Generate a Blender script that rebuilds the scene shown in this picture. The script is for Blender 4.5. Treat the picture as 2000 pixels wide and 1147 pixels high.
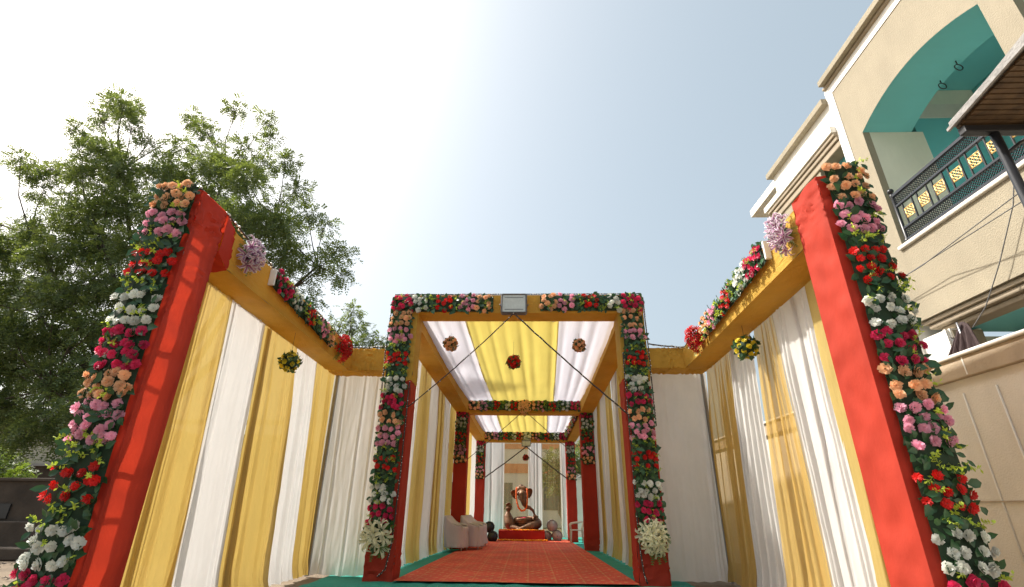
import bpy, math, random
import numpy as np
from mathutils import Vector, Matrix, noise, Euler
for o in list(bpy.data.objects): bpy.data.objects.remove(o)
sc = bpy.context.scene; COL = sc.collection
rad = math.radians; PI = math.pi
# ------------------------------------------------------------------ camera
CAMLOC = Vector((0, 0, 1.2)); FPX = 951.0
yaw, pitch, roll = rad(2.0), rad(23.6), rad(0.7)
fwd = Vector((-math.sin(yaw)*math.cos(pitch), math.cos(yaw)*math.cos(pitch), math.sin(pitch)))
rgt0 = Vector((math.cos(yaw), math.sin(yaw), 0)); up0 = rgt0.cross(fwd)
rgt = rgt0*math.cos(roll)+up0*math.sin(roll); upv = up0*math.cos(roll)-rgt0*math.sin(roll)
cd = bpy.data.cameras.new('camera'); cam = bpy.data.objects.new('camera', cd); COL.objects.link(cam)
cam.matrix_world = Matrix(((rgt.x, upv.x, -fwd.x, 0), (rgt.y, upv.y, -fwd.y, 0), (rgt.z, upv.z, -fwd.z, 1.2), (0, 0, 0, 1)))
cd.sensor_width = 36; cd.lens = FPX/2000*36; cd.clip_end = 3000; cd.clip_start = 0.05
sc.camera = cam
def at(px, py, Y):                       # point of the plane y = Y seen at photo pixel px, py
    d = fwd+rgt*((px-1000)/FPX)-upv*((py-573.5)/FPX)
    return CAMLOC+d*(Y/d.y)
# ------------------------------------------------------------------ sky, sun, exposure
SUN = Vector((-0.68, 0.22, 0.80)).normalized()
w = bpy.data.worlds.new('World'); sc.world = w; w.use_nodes = True
nt = w.node_tree; bg = nt.nodes['Background']
sky = nt.nodes.new('ShaderNodeTexSky'); sky.sky_type = 'NISHITA'; sky.sun_disc = False
sky.sun_elevation = math.asin(SUN.z); sky.sun_rotation = math.atan2(SUN.x, SUN.y)
sky.air_density = 1.0; sky.dust_density = 7.5; sky.ozone_density = 0.1; sky.altitude = 50
hz = nt.nodes.new('ShaderNodeHueSaturation'); hz.inputs['Saturation'].default_value = .80; nt.links.new(sky.outputs[0], hz.inputs['Color']); 
hm = nt.nodes.new('ShaderNodeMixRGB'); hm.inputs[0].default_value = .34; hm.inputs[2].default_value = (3.3, 4.1, 4.1, 1)   # even high haze
nt.links.new(hz.outputs[0], hm.inputs[1]); nt.links.new(hm.outputs[0], bg.inputs[0]); bg.inputs[1].default_value = 0.14
sl = bpy.data.lights.new('sun', 'SUN'); sl.energy = 4.2; sl.angle = rad(1.6); sl.color = (1.0, 0.95, 0.87)
so = bpy.data.objects.new('sun', sl); COL.objects.link(so)
so.rotation_euler = (-SUN).to_track_quat('-Z', 'Y').to_euler()
vs = sc.view_settings; vs.view_transform = 'Standard'; vs.look = 'None'; vs.gamma = 1; vs.use_curve_mapping = False
vs.exposure = 0.75
# ------------------------------------------------------------------ materials
def newmat(name):
    m = bpy.data.materials.new(name); m.use_nodes = True
    return m, m.node_tree, m.node_tree.nodes['Principled BSDF'], m.node_tree.nodes['Material Output']
def mottled(t, base, amt=.25, scale=3.0, coord='Object', detail=5):
    N, L = t.nodes, t.links
    tc = N.new('ShaderNodeTexCoord'); nz = N.new('ShaderNodeTexNoise'); nz.inputs['Scale'].default_value = scale
    nz.inputs['Detail'].default_value = detail; L.new(tc.outputs[coord], nz.inputs['Vector'])
    cr = N.new('ShaderNodeValToRGB'); cr.color_ramp.elements[0].position = .3; cr.color_ramp.elements[1].position = .7
    cr.color_ramp.elements[0].color = tuple(c*(1-amt) for c in base)+(1,)
    cr.color_ramp.elements[1].color = tuple(min(1, c*(1+amt*.6)) for c in base)+(1,)
    L.new(nz.outputs['Fac'], cr.inputs[0]); return tc, cr.outputs[0]
def plain(name, col, rough=.6, metal=0, amt=.12, scale=6, bump=0, bscale=60, spec=.5):
    m, t, p, o = newmat(name); tc, c = mottled(t, col, amt, scale)
    t.links.new(c, p.inputs['Base Color']); p.inputs['Roughness'].default_value = rough; p.inputs['Metallic'].default_value = metal
    p.inputs['Specular IOR Level'].default_value = spec
    if bump:
        n = t.nodes.new('ShaderNodeTexNoise'); n.inputs['Scale'].default_value = bscale; n.inputs['Detail'].default_value = 6
        t.links.new(tc.outputs['Object'], n.inputs['Vector'])
        b = t.nodes.new('ShaderNodeBump'); b.inputs['Strength'].default_value = bump; b.inputs['Distance'].default_value = .02
        t.links.new(n.outputs['Fac'], b.inputs['Height']); t.links.new(b.outputs[0], p.inputs['Normal'])
    return m
def streaky(m, amt=.82, sx=(2.5, 2.5, .28)):
    t = m.node_tree; N, L = t.nodes, t.links; p = N['Principled BSDF']; src = p.inputs['Base Color'].links[0].from_socket
    tc = N.new('ShaderNodeTexCoord'); mp = N.new('ShaderNodeMapping'); mp.inputs['Scale'].default_value = sx; L.new(tc.outputs['Object'], mp.inputs[0])
    n = N.new('ShaderNodeTexNoise'); n.inputs['Scale'].default_value = 2.0; n.inputs['Detail'].default_value = 8; n.inputs['Roughness'].default_value = .65; L.new(mp.outputs[0], n.inputs['Vector'])
    r = N.new('ShaderNodeMapRange'); r.inputs[1].default_value = .38; r.inputs[2].default_value = .66; r.inputs[3].default_value = amt; r.inputs[4].default_value = 1.04; L.new(n.outputs['Fac'], r.inputs[0])
    h = N.new('ShaderNodeHueSaturation'); L.new(src, h.inputs['Color']); L.new(r.outputs[0], h.inputs['Value']); L.new(h.outputs[0], p.inputs['Base Color'])
def cloth(name, col, trans=.35, clear=0.0, rough=.75, bump=.35, sx=(3, 3, .5), amt=.06, sheen=.0, tcol=None):
    """woven cloth that lets light through; clear = share that one sees straight through"""
    m, t, p, o = newmat(name); N, L = t.nodes, t.links
    tc, c = mottled(t, col, amt, 1.5)
    L.new(c, p.inputs['Base Color']); p.inputs['Roughness'].default_value = rough; p.inputs['Specular IOR Level'].default_value = .25
    mp = N.new('ShaderNodeMapping'); mp.inputs['Scale'].default_value = sx; L.new(tc.outputs['Object'], mp.inputs[0])
    n = N.new('ShaderNodeTexNoise'); n.inputs['Scale'].default_value = 2.2; n.inputs['Detail'].default_value = 5; n.inputs['Roughness'].default_value = .6
    n.inputs['Distortion'].default_value = .25
    L.new(mp.outputs[0], n.inputs['Vector'])
    b = N.new('ShaderNodeBump'); b.inputs['Strength'].default_value = bump; b.inputs['Distance'].default_value = .05
    L.new(n.outputs['Fac'], b.inputs['Height']); L.new(b.outputs[0], p.inputs['Normal'])
    tr = N.new('ShaderNodeBsdfTranslucent'); tr.inputs[0].default_value = tuple(tcol or col)+(1,); L.new(b.outputs[0], tr.inputs['Normal'])
    mx = N.new('ShaderNodeMixShader'); mx.inputs[0].default_value = trans
    L.new(p.outputs[0], mx.inputs[1]); L.new(tr.outputs[0], mx.inputs[2]); out = mx
    if clear:
        tp = N.new('ShaderNodeBsdfTransparent'); m2 = N.new('ShaderNodeMixShader'); m2.inputs[0].default_value = clear
        tp.inputs[0].default_value = tuple(.5+.5*x for x in col)+(1,)
        L.new(mx.outputs[0], m2.inputs[1]); L.new(tp.outputs[0], m2.inputs[2]); out = m2
    L.new(out.outputs[0], o.inputs['Surface']); return m
def petal(name, col, trans=.34, rough=.55):
    m, t, p, o = newmat(name); N, L = t.nodes, t.links
    oi = N.new('ShaderNodeObjectInfo'); tc, c = mottled(t, col, .22, 30)
    hs = N.new('ShaderNodeHueSaturation'); L.new(c, hs.inputs['Color'])
    mr = N.new('ShaderNodeMapRange'); mr.inputs[3].default_value = .82; mr.inputs[4].default_value = 1.22
    L.new(oi.outputs['Random'], mr.inputs[0]); L.new(mr.outputs[0], hs.inputs['Value'])
    L.new(hs.outputs[0], p.inputs['Base Color']); p.inputs['Roughness'].default_value = rough
    tr = N.new('ShaderNodeBsdfTranslucent'); L.new(hs.outputs[0], tr.inputs[0])
    mx = N.new('ShaderNodeMixShader'); mx.inputs[0].default_value = trans
    L.new(p.outputs[0], mx.inputs[1]); L.new(tr.outputs[0], mx.inputs[2]); L.new(mx.outputs[0], o.inputs['Surface'])
    return m
M = dict(
 red_cloth=cloth('red_cloth', (.47, .048, .026), .26, bump=.3, sx=(1.3, 1.3, .8), tcol=(.72, .06, .025)),
 red_cloth_dark=cloth('red_table_cloth', (.42, .02, .015), .05, bump=.4, sx=(2, 2, 2)),
 mustard=cloth('mustard_cloth', (.58, .36, .06), .22, bump=.8, sx=(2.2, 1.2, 4), tcol=(.8, .42, .03)),
 white=cloth('white_cloth', (.74, .73, .71), .36, bump=.35, sx=(4, 4, .35), amt=.03),
 white_panel=cloth('white_panel_cloth', (.80, .77, .71), .42, bump=.35, sx=(3, 3, .4), amt=.05),
 yellow=cloth('yellow_cloth', (.57, .43, .15), .36, clear=.05, bump=.45, sx=(7, 7, .6), tcol=(.66, .47, .13)),
 yellow_sheer=cloth('yellow_sheer_cloth', (.64, .45, .15), .36, clear=.28, bump=.5, sx=(7, 7, .45), tcol=(.66, .45, .11)),
 cream_sheer=cloth('cream_sheer_cloth', (.62, .48, .22), .30, clear=.70, bump=.2, sx=(5, 5, .35)),
 ceil_white=cloth('ceiling_white_cloth', (.68, .67, .73), .38, bump=.2, sx=(3, .5, 3), amt=.03),
 ceil_yellow=cloth('ceiling_yellow_cloth', (.64, .53, .14), .38, bump=.2, sx=(3, .5, 3), tcol=(.68, .56, .14)),
 teal_mat=cloth('teal_floor_cloth', (.03, .30, .24), .0, bump=.6, sx=(2, 2, 2)),
 chair_cloth=cloth('pink_chair_cloth', (.66, .57, .57), .1, bump=.35, sx=(4, 4, 1.5)),
 brown_cloth=cloth('brown_cloth', (.055, .035, .035), .0, bump=.5, sx=(6, 6, 1)),
 peach=petal('peach_petal', (.95, .56, .32)), pink=petal('pink_petal', (.90, .44, .57)), snow=petal('white_petal', (.80, .82, .76)),
 crimson=petal('crimson_petal', (.72, .04, .14)), red=petal('red_petal', (.68, .012, .008)), yel=petal('yellow_petal', (.85, .72, .06)),
 lilac=petal('lilac_petal', (.62, .40, .60)), lily=petal('cream_lily_petal', (.84, .84, .60)), poin=petal('scarlet_petal', (.60, .015, .015)),
 marigold=petal('marigold_petal', (.90, .42, .02)), orange=petal('orange_marigold', (.85, .16, .01)),
 leaf=petal('garland_leaf', (.028, .095, .032), .14, .38), sprig=petal('lime_sprig', (.50, .62, .07), .3),
 fern=petal('fern_green', (.09, .26, .05), .3), backing=plain('garland_backing', (.012, .035, .014), .8),
 steel=plain('steel', (.32, .32, .33), .4, .9), black=plain('black_paint', (.02, .021, .024), .35), darkmetal=plain('dark_metal', (.045, .05, .06), .3, .6),
 cord=plain('dark_cord', (.05, .04, .035), .7), bulb=plain('white_bulb', (.75, .74, .70), .3), greyframe=plain('grey_lamp_frame', (.11, .115, .13), .45),
 glass_l=plain('lamp_glass', (.55, .60, .58), .18, 0, .08, 20), foam=plain('white_foam', (.78, .76, .72), .8),
 plastic=plain('cream_plastic', (.6, .54, .45), .35), drum_skin=plain('drum_skin', (.38, .33, .33), .55), drum_rim=plain('drum_rim', (.20, .19, .20), .35, .7),
 beige=plain('beige_plaster', (.305, .265, .19), .85, 0, .07, 1.2, .55, 42), bwhite=plain('white_plaster', (.80, .78, .72), .8, 0, .05, 1.0, .15, 40),
 cornice=plain('cornice_plaster', (.34, .28, .20), .8, 0, .08, 3, .2, 30), teal=plain('teal_paint', (.16, .53, .56), .6, 0, .05, 1), jamb=plain('pale_green_plaster', (.72, .72, .60), .8, 0, .05, 1),
 cream=plain('cream_plaster', (.70, .66, .59), .85, 0, .07, 1.5, .35, 50), sand=plain('sand_band', (.46, .37, .265), .85, 0, .12, 2, .3, 30), gold=plain('gold_casting', (.80, .55, .22), .35, .6, .25, 40),
 window=plain('dark_window_glass', (.10, .12, .12), .28), slab=plain('grey_roof_slab', (.30, .29, .28), .9, 0, .3, 14, .5, 50), lath=plain('brown_lath', (.10, .058, .024), .7, 0, .45, 9, .3, 40),
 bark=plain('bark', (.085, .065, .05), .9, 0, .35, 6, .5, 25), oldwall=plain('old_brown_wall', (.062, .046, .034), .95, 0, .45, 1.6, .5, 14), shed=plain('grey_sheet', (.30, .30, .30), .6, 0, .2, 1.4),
 shed2=plain('cream_shed_wall', (.42, .38, .29), .8, 0, .2, 1), orangeband=plain('orange_paint', (.75, .26, .10), .7), wire=plain('wire', (.10, .10, .10), .6))
for _k in ('beige', 'bwhite', 'cream', 'sand', 'cornice', 'jamb', 'oldwall', 'shed'): streaky(M[_k], {'bwhite': .94, 'beige': .94, 'jamb': .96, 'cream': .93}.get(_k, .86), (1.1, 1.1, .35))
for _k in ('white', 'white_panel', 'yellow', 'mustard', 'red_cloth'): streaky(M[_k], .90, (1.2, 1.2, .6))
def leafmat(name, a, b):
    m, t, p, o = newmat(name); N, L = t.nodes, t.links
    g = N.new('ShaderNodeNewGeometry'); cr = N.new('ShaderNodeValToRGB'); L.new(g.outputs['Random Per Island'], cr.inputs[0])
    cr.color_ramp.elements[0].color = a+(1,); cr.color_ramp.elements[1].color = b+(1,)
    L.new(cr.outputs[0], p.inputs['Base Color']); p.inputs['Roughness'].default_value = .45; p.inputs['Specular IOR Level'].default_value = .4
    tr = N.new('ShaderNodeBsdfTranslucent'); mu = N.new('ShaderNodeMixRGB'); mu.blend_type = 'MULTIPLY'; mu.inputs[0].default_value = 1; mu.inputs[2].default_value = (1.5, 1.35, .5, 1)
    L.new(cr.outputs[0], mu.inputs[1]); L.new(mu.outputs[0], tr.inputs[0])
    mx = N.new('ShaderNodeMixShader'); mx.inputs[0].default_value = .42
    L.new(p.outputs[0], mx.inputs[1]); L.new(tr.outputs[0], mx.inputs[2]); L.new(mx.outputs[0], o.inputs['Surface']); return m
M['neem'] = leafmat('neem_leaf', (.075, .12, .055), (.18, .24, .10))
M['paleleaf'] = leafmat('pale_leaf', (.08, .15, .03), (.18, .26, .07))
def bronze():
    m, t, p, o = newmat('aged_copper'); N, L = t.nodes, t.links
    tc, c = mottled(t, (.16, .08, .04), .55, 7, detail=8); L.new(c, p.inputs['Base Color'])
    p.inputs['Metallic'].default_value = .45; p.inputs['Roughness'].default_value = .46
    n = N.new('ShaderNodeTexNoise'); n.inputs['Scale'].default_value = 26; L.new(tc.outputs['Object'], n.inputs['Vector'])
    b = N.new('ShaderNodeBump'); b.inputs['Strength'].default_value = .35; b.inputs['Distance'].default_value = .02
    L.new(n.outputs['Fac'], b.inputs['Height']); L.new(b.outputs[0], p.inputs['Normal']); return m
M['bronze'] = bronze()
_t = M['lilac'].node_tree; _a = _t.nodes.new('ShaderNodeVertexColor'); _a.layer_name = 'tone'
for _n in _t.nodes:
    if _n.type == 'HUE_SAT': _t.links.new(_a.outputs[0], _n.inputs['Color'])
def carpet_mat():
    m, t, p, o = newmat('red_patterned_carpet'); N, L = t.nodes, t.links
    tc = N.new('ShaderNodeTexCoord'); sep = N.new('ShaderNodeSeparateXYZ'); L.new(tc.outputs['Object'], sep.inputs[0])
    def math_(op, a, b=None, c=None):
        n = N.new('ShaderNodeMath'); n.operation = op
        for i, v in enumerate((a, b, c)):
            if v is None: continue
            if isinstance(v, (int, float)): n.inputs[i].default_value = v
            else: L.new(v, n.inputs[i])
        return n.outputs[0]
    # woven motifs: warped diamond lattice, plus stripes lengthwise
    nz = N.new('ShaderNodeTexNoise'); nz.inputs['Scale'].default_value = 9; nz.inputs['Detail'].default_value = 3; L.new(tc.outputs['Object'], nz.inputs['Vector'])
    wx = math_('ADD', math_('MULTIPLY', sep.outputs[0], 26), math_('MULTIPLY', nz.outputs['Fac'], 5))
    wy = math_('ADD', math_('MULTIPLY', sep.outputs[1], 17), math_('MULTIPLY', nz.outputs['Fac'], 5))
    lat = math_('MULTIPLY', math_('SINE', wx), math_('SINE', wy))
    vor = N.new('ShaderNodeTexVoronoi'); vor.inputs['Scale'].default_value = 16; L.new(tc.outputs['Object'], vor.inputs['Vector'])
    spot = math_('LESS_THAN', vor.outputs['Distance'], .24)
    mot = math_('MAXIMUM', math_('GREATER_THAN', lat, .72), math_('MULTIPLY', spot, .6))
    stripe = math_('LESS_THAN', math_('ABSOLUTE', math_('SINE', math_('MULTIPLY', sep.outputs[0], 6.6))), .10)
    fac = math_('MINIMUM', math_('ADD', math_('MULTIPLY', mot, .62), math_('MULTIPLY', stripe, .30)), 1)
    mx = N.new('ShaderNodeMixRGB'); L.new(fac, mx.inputs[0]); mx.inputs[1].default_value = (.66, .075, .035, 1); mx.inputs[2].default_value = (.68, .36, .14, 1)
    n2 = N.new('ShaderNodeTexNoise'); n2.inputs['Scale'].default_value = 1.3; n2.inputs['Detail'].default_value = 6; L.new(tc.outputs['Object'], n2.inputs['Vector'])
    mr = N.new('ShaderNodeMapRange'); mr.inputs[1].default_value = .3; mr.inputs[2].default_value = .7; mr.inputs[3].default_value = .75; mr.inputs[4].default_value = 1.1; L.new(n2.outputs['Fac'], mr.inputs[0])
    hs = N.new('ShaderNodeHueSaturation'); L.new(mr.outputs[0], hs.inputs['Value']); L.new(mx.outputs[0], hs.inputs['Color']); L.new(hs.outputs[0], p.inputs['Base Color'])
    p.inputs['Roughness'].default_value = .8; return m
M['carpet'] = carpet_mat()
def ground_mat():
    m, t, p, o = newmat('dry_earth'); N, L = t.nodes, t.links
    tc, c = mottled(t, (.20, .15, .10), .35, .8, detail=10); L.new(c, p.inputs['Base Color']); p.inputs['Roughness'].default_value = .95
    n = N.new('ShaderNodeTexNoise'); n.inputs['Scale'].default_value = 9; n.inputs['Detail'].default_value = 8; L.new(tc.outputs['Object'], n.inputs['Vector'])
    b = N.new('ShaderNodeBump'); b.inputs['Strength'].default_value = .8; b.inputs['Distance'].default_value = .06; L.new(n.outputs['Fac'], b.inputs['Height']); L.new(b.outputs[0], p.inputs['Normal']); return m
M['earth'] = ground_mat()
# ------------------------------------------------------------------ builders
class MB:
    def __init__(s): s.v = []; s.f = []; s.sm = []
    def add(s, vs_, fs_, smooth=False):
        b = len(s.v); s.v += [tuple(v) for v in vs_]; s.f += [tuple(i+b for i in f) for f in fs_]; s.sm += [smooth]*len(fs_); return s
    def box(s, x0, x1, y0, y1, z0, z1):
        vs_ = [(x0, y0, z0), (x1, y0, z0), (x1, y1, z0), (x0, y1, z0), (x0, y0, z1), (x1, y0, z1), (x1, y1, z1), (x0, y1, z1)]
        return s.add(vs_, [(0, 3, 2, 1), (4, 5, 6, 7), (0, 1, 5, 4), (1, 2, 6, 5), (2, 3, 7, 6), (3, 0, 4, 7)])
    def tube(s, pts, r, n=8, cap=True):
        pts = [Vector(p) for p in pts]; R = r if isinstance(r, (list, tuple)) else [r]*len(pts)
        vs_ = []; fs_ = []; up = Vector((0, 0, 1)); prev = None
        for i, p in enumerate(pts):
            d = (pts[min(i+1, len(pts)-1)]-pts[max(i-1, 0)]).normalized()
            a = (prev-d*prev.dot(d)) if prev is not None else d.cross(up if abs(d.z) < .95 else Vector((1, 0, 0)))
            if a.length < 1e-5: a = d.orthogonal()
            a.normalize(); prev = a; b = d.cross(a)
            for k in range(n):
                t = 2*PI*k/n; vs_.append(p+a*(math.cos(t)*R[i])+b*(math.sin(t)*R[i]))
        for i in range(len(pts)-1):
            for k in range(n):
                k2 = (k+1) % n; fs_.append((i*n+k, i*n+k2, (i+1)*n+k2, (i+1)*n+k))
        if cap: fs_ += [tuple(range(n-1, -1, -1)), tuple(range((len(pts)-1)*n, len(pts)*n))]
        return s.add(vs_, fs_, True)
    def ball(s, c, r, nu=10, nv=7, sx=1, sy=1, sz=1):
        c = Vector(c); vs_ = [c+Vector((0, 0, -r*sz))]
        for i in range(1, nv):
            a = -PI/2+PI*i/nv
            for k in range(nu):
                t = 2*PI*k/nu; vs_.append(c+Vector((math.cos(a)*math.cos(t)*r*sx, math.cos(a)*math.sin(t)*r*sy, math.sin(a)*r*sz)))
        vs_.append(c+Vector((0, 0, r*sz))); fs_ = []
        for k in range(nu): fs_.append((0, 1+(k+1) % nu, 1+k))
        for i in range(nv-2):
            for k in range(nu):
                a = 1+i*nu+k; b = 1+i*nu+(k+1) % nu; fs_.append((a, b, b+nu, a+nu))
        L_ = len(vs_)-1
        for k in range(nu): fs_.append((L_, 1+(nv-2)*nu+k, 1+(nv-2)*nu+(k+1) % nu))
        return s.add(vs_, fs_, True)
    def prism(s, poly, axis, a0, a1):      # poly in the two other axes
        def mk(p, a):
            return {'x': (a, p[0], p[1]), 'y': (p[0], a, p[1]), 'z': (p[0], p[1], a)}[axis]
        n = len(poly); vs_ = [mk(p, a0) for p in poly]+[mk(p, a1) for p in poly]
        fs_ = [tuple(range(n)), tuple(range(2*n-1, n-1, -1))]+[(i, i+n, (i+1) % n+n, (i+1) % n) for i in range(n)]
        return s.add(vs_, fs_)
    def mesh(s, name, mat):
        me = bpy.data.meshes.new(name); me.from_pydata(s.v, [], s.f); me.polygons.foreach_set('use_smooth', s.sm)
        me.materials.append(M[mat]); me.update(); return me
    def build(s, name, mat, parent=None, bevel=0, recalc=True):
        me = s.mesh(name, mat)
        if recalc:
            import bmesh
            bm = bmesh.new(); bm.from_mesh(me); bmesh.ops.recalc_face_normals(bm, faces=bm.faces); bm.to_mesh(me); bm.free()
        o = link(name, me, parent)
        if bevel:
            b = o.modifiers.new('b', 'BEVEL'); b.width = bevel; b.segments = 2; b.limit_method = 'ANGLE'
        return o
def link(name, me, parent=None, mw=None):
    o = bpy.data.objects.new(name, me); COL.objects.link(o)
    if parent is not None: o.parent = parent; o.matrix_parent_inverse = Matrix.Translation(-parent_loc(parent))
    if mw is not None: o.matrix_basis = mw
    return o
def parent_loc(p):                         # parts are written in world coordinates
    return Vector(p.location) if p.parent is None else Vector((0, 0, 0))
ROOT = {}
def tag(o, label, cat, group=None, kind=None):
    o['label'] = label; o['category'] = cat
    if group: o['group'] = group
    if kind: o['kind'] = kind
    return o
def struct(o): o['kind'] = 'structure'; return o
def thing(name, loc, label, cat, group=None):
    o = bpy.data.objects.new(name, None); COL.objects.link(o); o.location = loc; o.empty_display_size = .1; ROOT[o.name] = Vector(loc)
    return tag(o, label, cat, group)
def rnd(a, b): return random.uniform(a, b)
def grid_mesh(nu, nv, fn):
    v = [fn(i/nu, j/nv) for j in range(nv+1) for i in range(nu+1)]
    f = [(j*(nu+1)+i, j*(nu+1)+i+1, (j+1)*(nu+1)+i+1, (j+1)*(nu+1)+i) for j in range(nv) for i in range(nu)]
    return v, f
# ------------------------------------------------------------------ flower pieces (shared meshes)
def rose_mesh(name, mat, seed, layers=((6, 1.0, .02), (5, .80, .28), (4, .55, .50), (3, .30, .62)), wob=.14):
    rr = random.Random(seed); mb = MB()
    for li, (n, R, h) in enumerate(layers):
        a0 = rr.random()*6
        for k in range(n):
            a = a0+2*PI*k/n; wd = PI/n*1.35; j = lambda: rr.uniform(-wob, wob)
            def P(ang, r, z): return (math.cos(ang)*r, math.sin(ang)*r, z)
            lo = P(a, .10, h-.15); l = P(a-wd, R*.72, h+.18+j()); r_ = P(a+wd, R*.72, h+.18+j())
            tip1 = P(a-wd*.45, R*(1+j()), h+.26+j()*1.4); tip2 = P(a+wd*.45, R*(1+j()), h+.22+j()*1.4); c = P(a, R*.62, h+.05)
            mb.add([lo, l, tip1, tip2, r_, c], [(0, 5, 1), (1, 5, 2), (2, 5, 3), (3, 5, 4), (4, 5, 0)], True)
    return mb.mesh(name, mat)
def carn_mesh(name, mat, seed):
    rr = random.Random(seed); mb = MB()
    for (n, R, h) in ((8, 1.0, .1), (7, .8, .38), (5, .5, .62)):
        a0 = rr.random()*6
        for k in range(n):
            a = a0+2*PI*k/n; wd = PI/n*1.1; z = h+rr.uniform(-.08, .14)
            P = lambda an, r, zz: (math.cos(an)*r, math.sin(an)*r, zz)
            mb.add([P(a, .08, h-.2), P(a-wd, R*rr.uniform(.8, 1.05), z+.12), P(a, R*.78, z-.04), P(a+wd, R*rr.uniform(.8, 1.05), z+.14)], [(0, 2, 1), (0, 3, 2)], False)
    return mb.mesh(name, mat)
def leaf_mesh(name, mat, w_=.26, curl=.12):
    v = [(0, 0, 0), (w_, .35, .06), (w_*.9, .68, .03), (0, 1, -curl), (-w_*.9, .68, .03), (-w_, .35, .06), (0, .5, -.05)]
    return MB().add(v, [(0, 1, 6), (1, 2, 6), (2, 3, 6), (3, 4, 6), (4, 5, 6), (5, 0, 6)], True).mesh(name, mat)
def sprig_mesh(name, mat, seed, n=13):
    rr = random.Random(seed); v = [(0, 0, 0), (.03, 0, 0)]; f = []
    for i in range(n):                    # a zigzag stem with a leaflet on every joint
        t = .12+.88*(i+1)/n; k = len(v); st = Vector((rr.uniform(-.10, .10)*t, t, .10*t)); v += [tuple(st), tuple(st+Vector((.03, 0, 0)))]; p = k-2 if i == 0 else last; f.append((p, p+1, k+1, k)); last = k
        a = rr.random()*6.28; s = rr.uniform(.11, .17); d = Vector((math.cos(a), rr.uniform(0, .7), math.sin(a))).normalized(); e = d.orthogonal().normalized()*s*.6
        q = len(v); v += [tuple(st+d*s+e), tuple(st+d*s*2), tuple(st+d*s-e)]; f.append((k, q, q+1, q+2))
    return MB().add(v, f).mesh(name, mat)
def fern_mesh(name, mat, n=9):
    mb = MB()
    for i in range(n):
        t = i/n; y = t; L_ = .34*(1-t*.75)
        for s in (-1, 1):
            c = Vector((0, y, -.35*t*t)); d = Vector((s, .55, -.15)).normalized()*L_; e = Vector((0, .045, 0))
            mb.add([c-e, c+d, c+e], [(0, 1, 2)])
    return mb.mesh(name, mat)
def lily_mesh(name, mat, seed, n=6, wd=.2, curve=.35, two=None):
    rr = random.Random(seed); mb = MB()
    for k in range(n):
        a = 2*PI*k/n+rr.uniform(-.1, .1); ca, sa = math.cos(a), math.sin(a); h = rr.uniform(-.08, .08)
        def P(t, s, z): return (ca*t-sa*s, sa*t+ca*s, z)
        prof = [(.05, .05, -.25), (.35, wd, .10), (.7, wd*.8, .26), (1.0, 0, .10-curve*.5+h)]
        v = []
        for (t, s, z) in prof[:3]: v += [P(t, -s, z+.07), P(t, 0, z-.03), P(t, s, z+.07)]
        v.append(P(*prof[3]))
        mb.add(v, [(0, 1, 4, 3), (1, 2, 5, 4), (3, 4, 7, 6), (4, 5, 8, 7), (6, 7, 9), (7, 8, 9)], True)
    me = mb.mesh(name, mat)
    if two:                               # coloured midrib, pale rim
        ca_ = me.color_attributes.new('tone', 'FLOAT_COLOR', 'POINT')
        for i in range(len(me.vertices)): ca_.data[i].color = (two[0] if i % 10 in (0, 1, 2, 4, 7) else two[1])+(1,)
    return me
FL = {}
for nm in ('peach', 'pink', 'snow', 'crimson', 'yel'): FL[nm] = [rose_mesh('rose', nm, s) for s in (1, 2, 3)]
FL['red'] = [carn_mesh('carnation', 'red', s) for s in (4, 5, 6)]
FNAME = {'peach': 'rose', 'pink': 'rose', 'snow': 'rose', 'crimson': 'rose', 'yel': 'rose', 'red': 'carnation'}
LEAF = [leaf_mesh('leaf', 'leaf', .27, .1), leaf_mesh('leaf', 'leaf', .33, .3), leaf_mesh('leaf', 'leaf', .22, -.1)]
SPR = [sprig_mesh('sprig', 'sprig', s) for s in (1, 2, 3)]
FERN = fern_mesh('fern_frond', 'fern')
def frame(nrm, twist=0, tilt=0, tdir=0):
    n = Vector(nrm).normalized(); u = n.orthogonal().normalized(); q = n.to_track_quat('Z', 'Y')
    return (q.to_matrix().to_4x4() @ Matrix.Rotation(tdir, 4, 'Z') @ Matrix.Rotation(tilt, 4, 'X') @ Matrix.Rotation(twist, 4, 'Z'))
def put(name, me, parent, pos, rot, s):
    return link(name, me, parent, Matrix.Translation(pos) @ rot @ Matrix.Scale(s, 4))
def bake(mb, me, pos, rot, s):             # the same piece added to a joined mesh
    mw = Matrix.Translation(pos) @ rot @ Matrix.Scale(s, 4)
    mb.add([mw @ v.co for v in me.vertices], [tuple(p.vertices) for p in me.polygons], True)
def leaf_rot(n, u, d, lift):               # leaf with its length along d, face to n, lifted off the surface
    d = (Vector(d).normalized()*math.cos(lift)+Vector(n)*math.sin(lift)).normalized(); x = d.cross(Vector(n)).normalized(); z = x.cross(d)
    return Matrix(((x.x, d.x, z.x, 0), (x.y, d.y, z.y, 0), (x.z, d.z, z.z, 0), (0, 0, 0, 1)))
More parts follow.
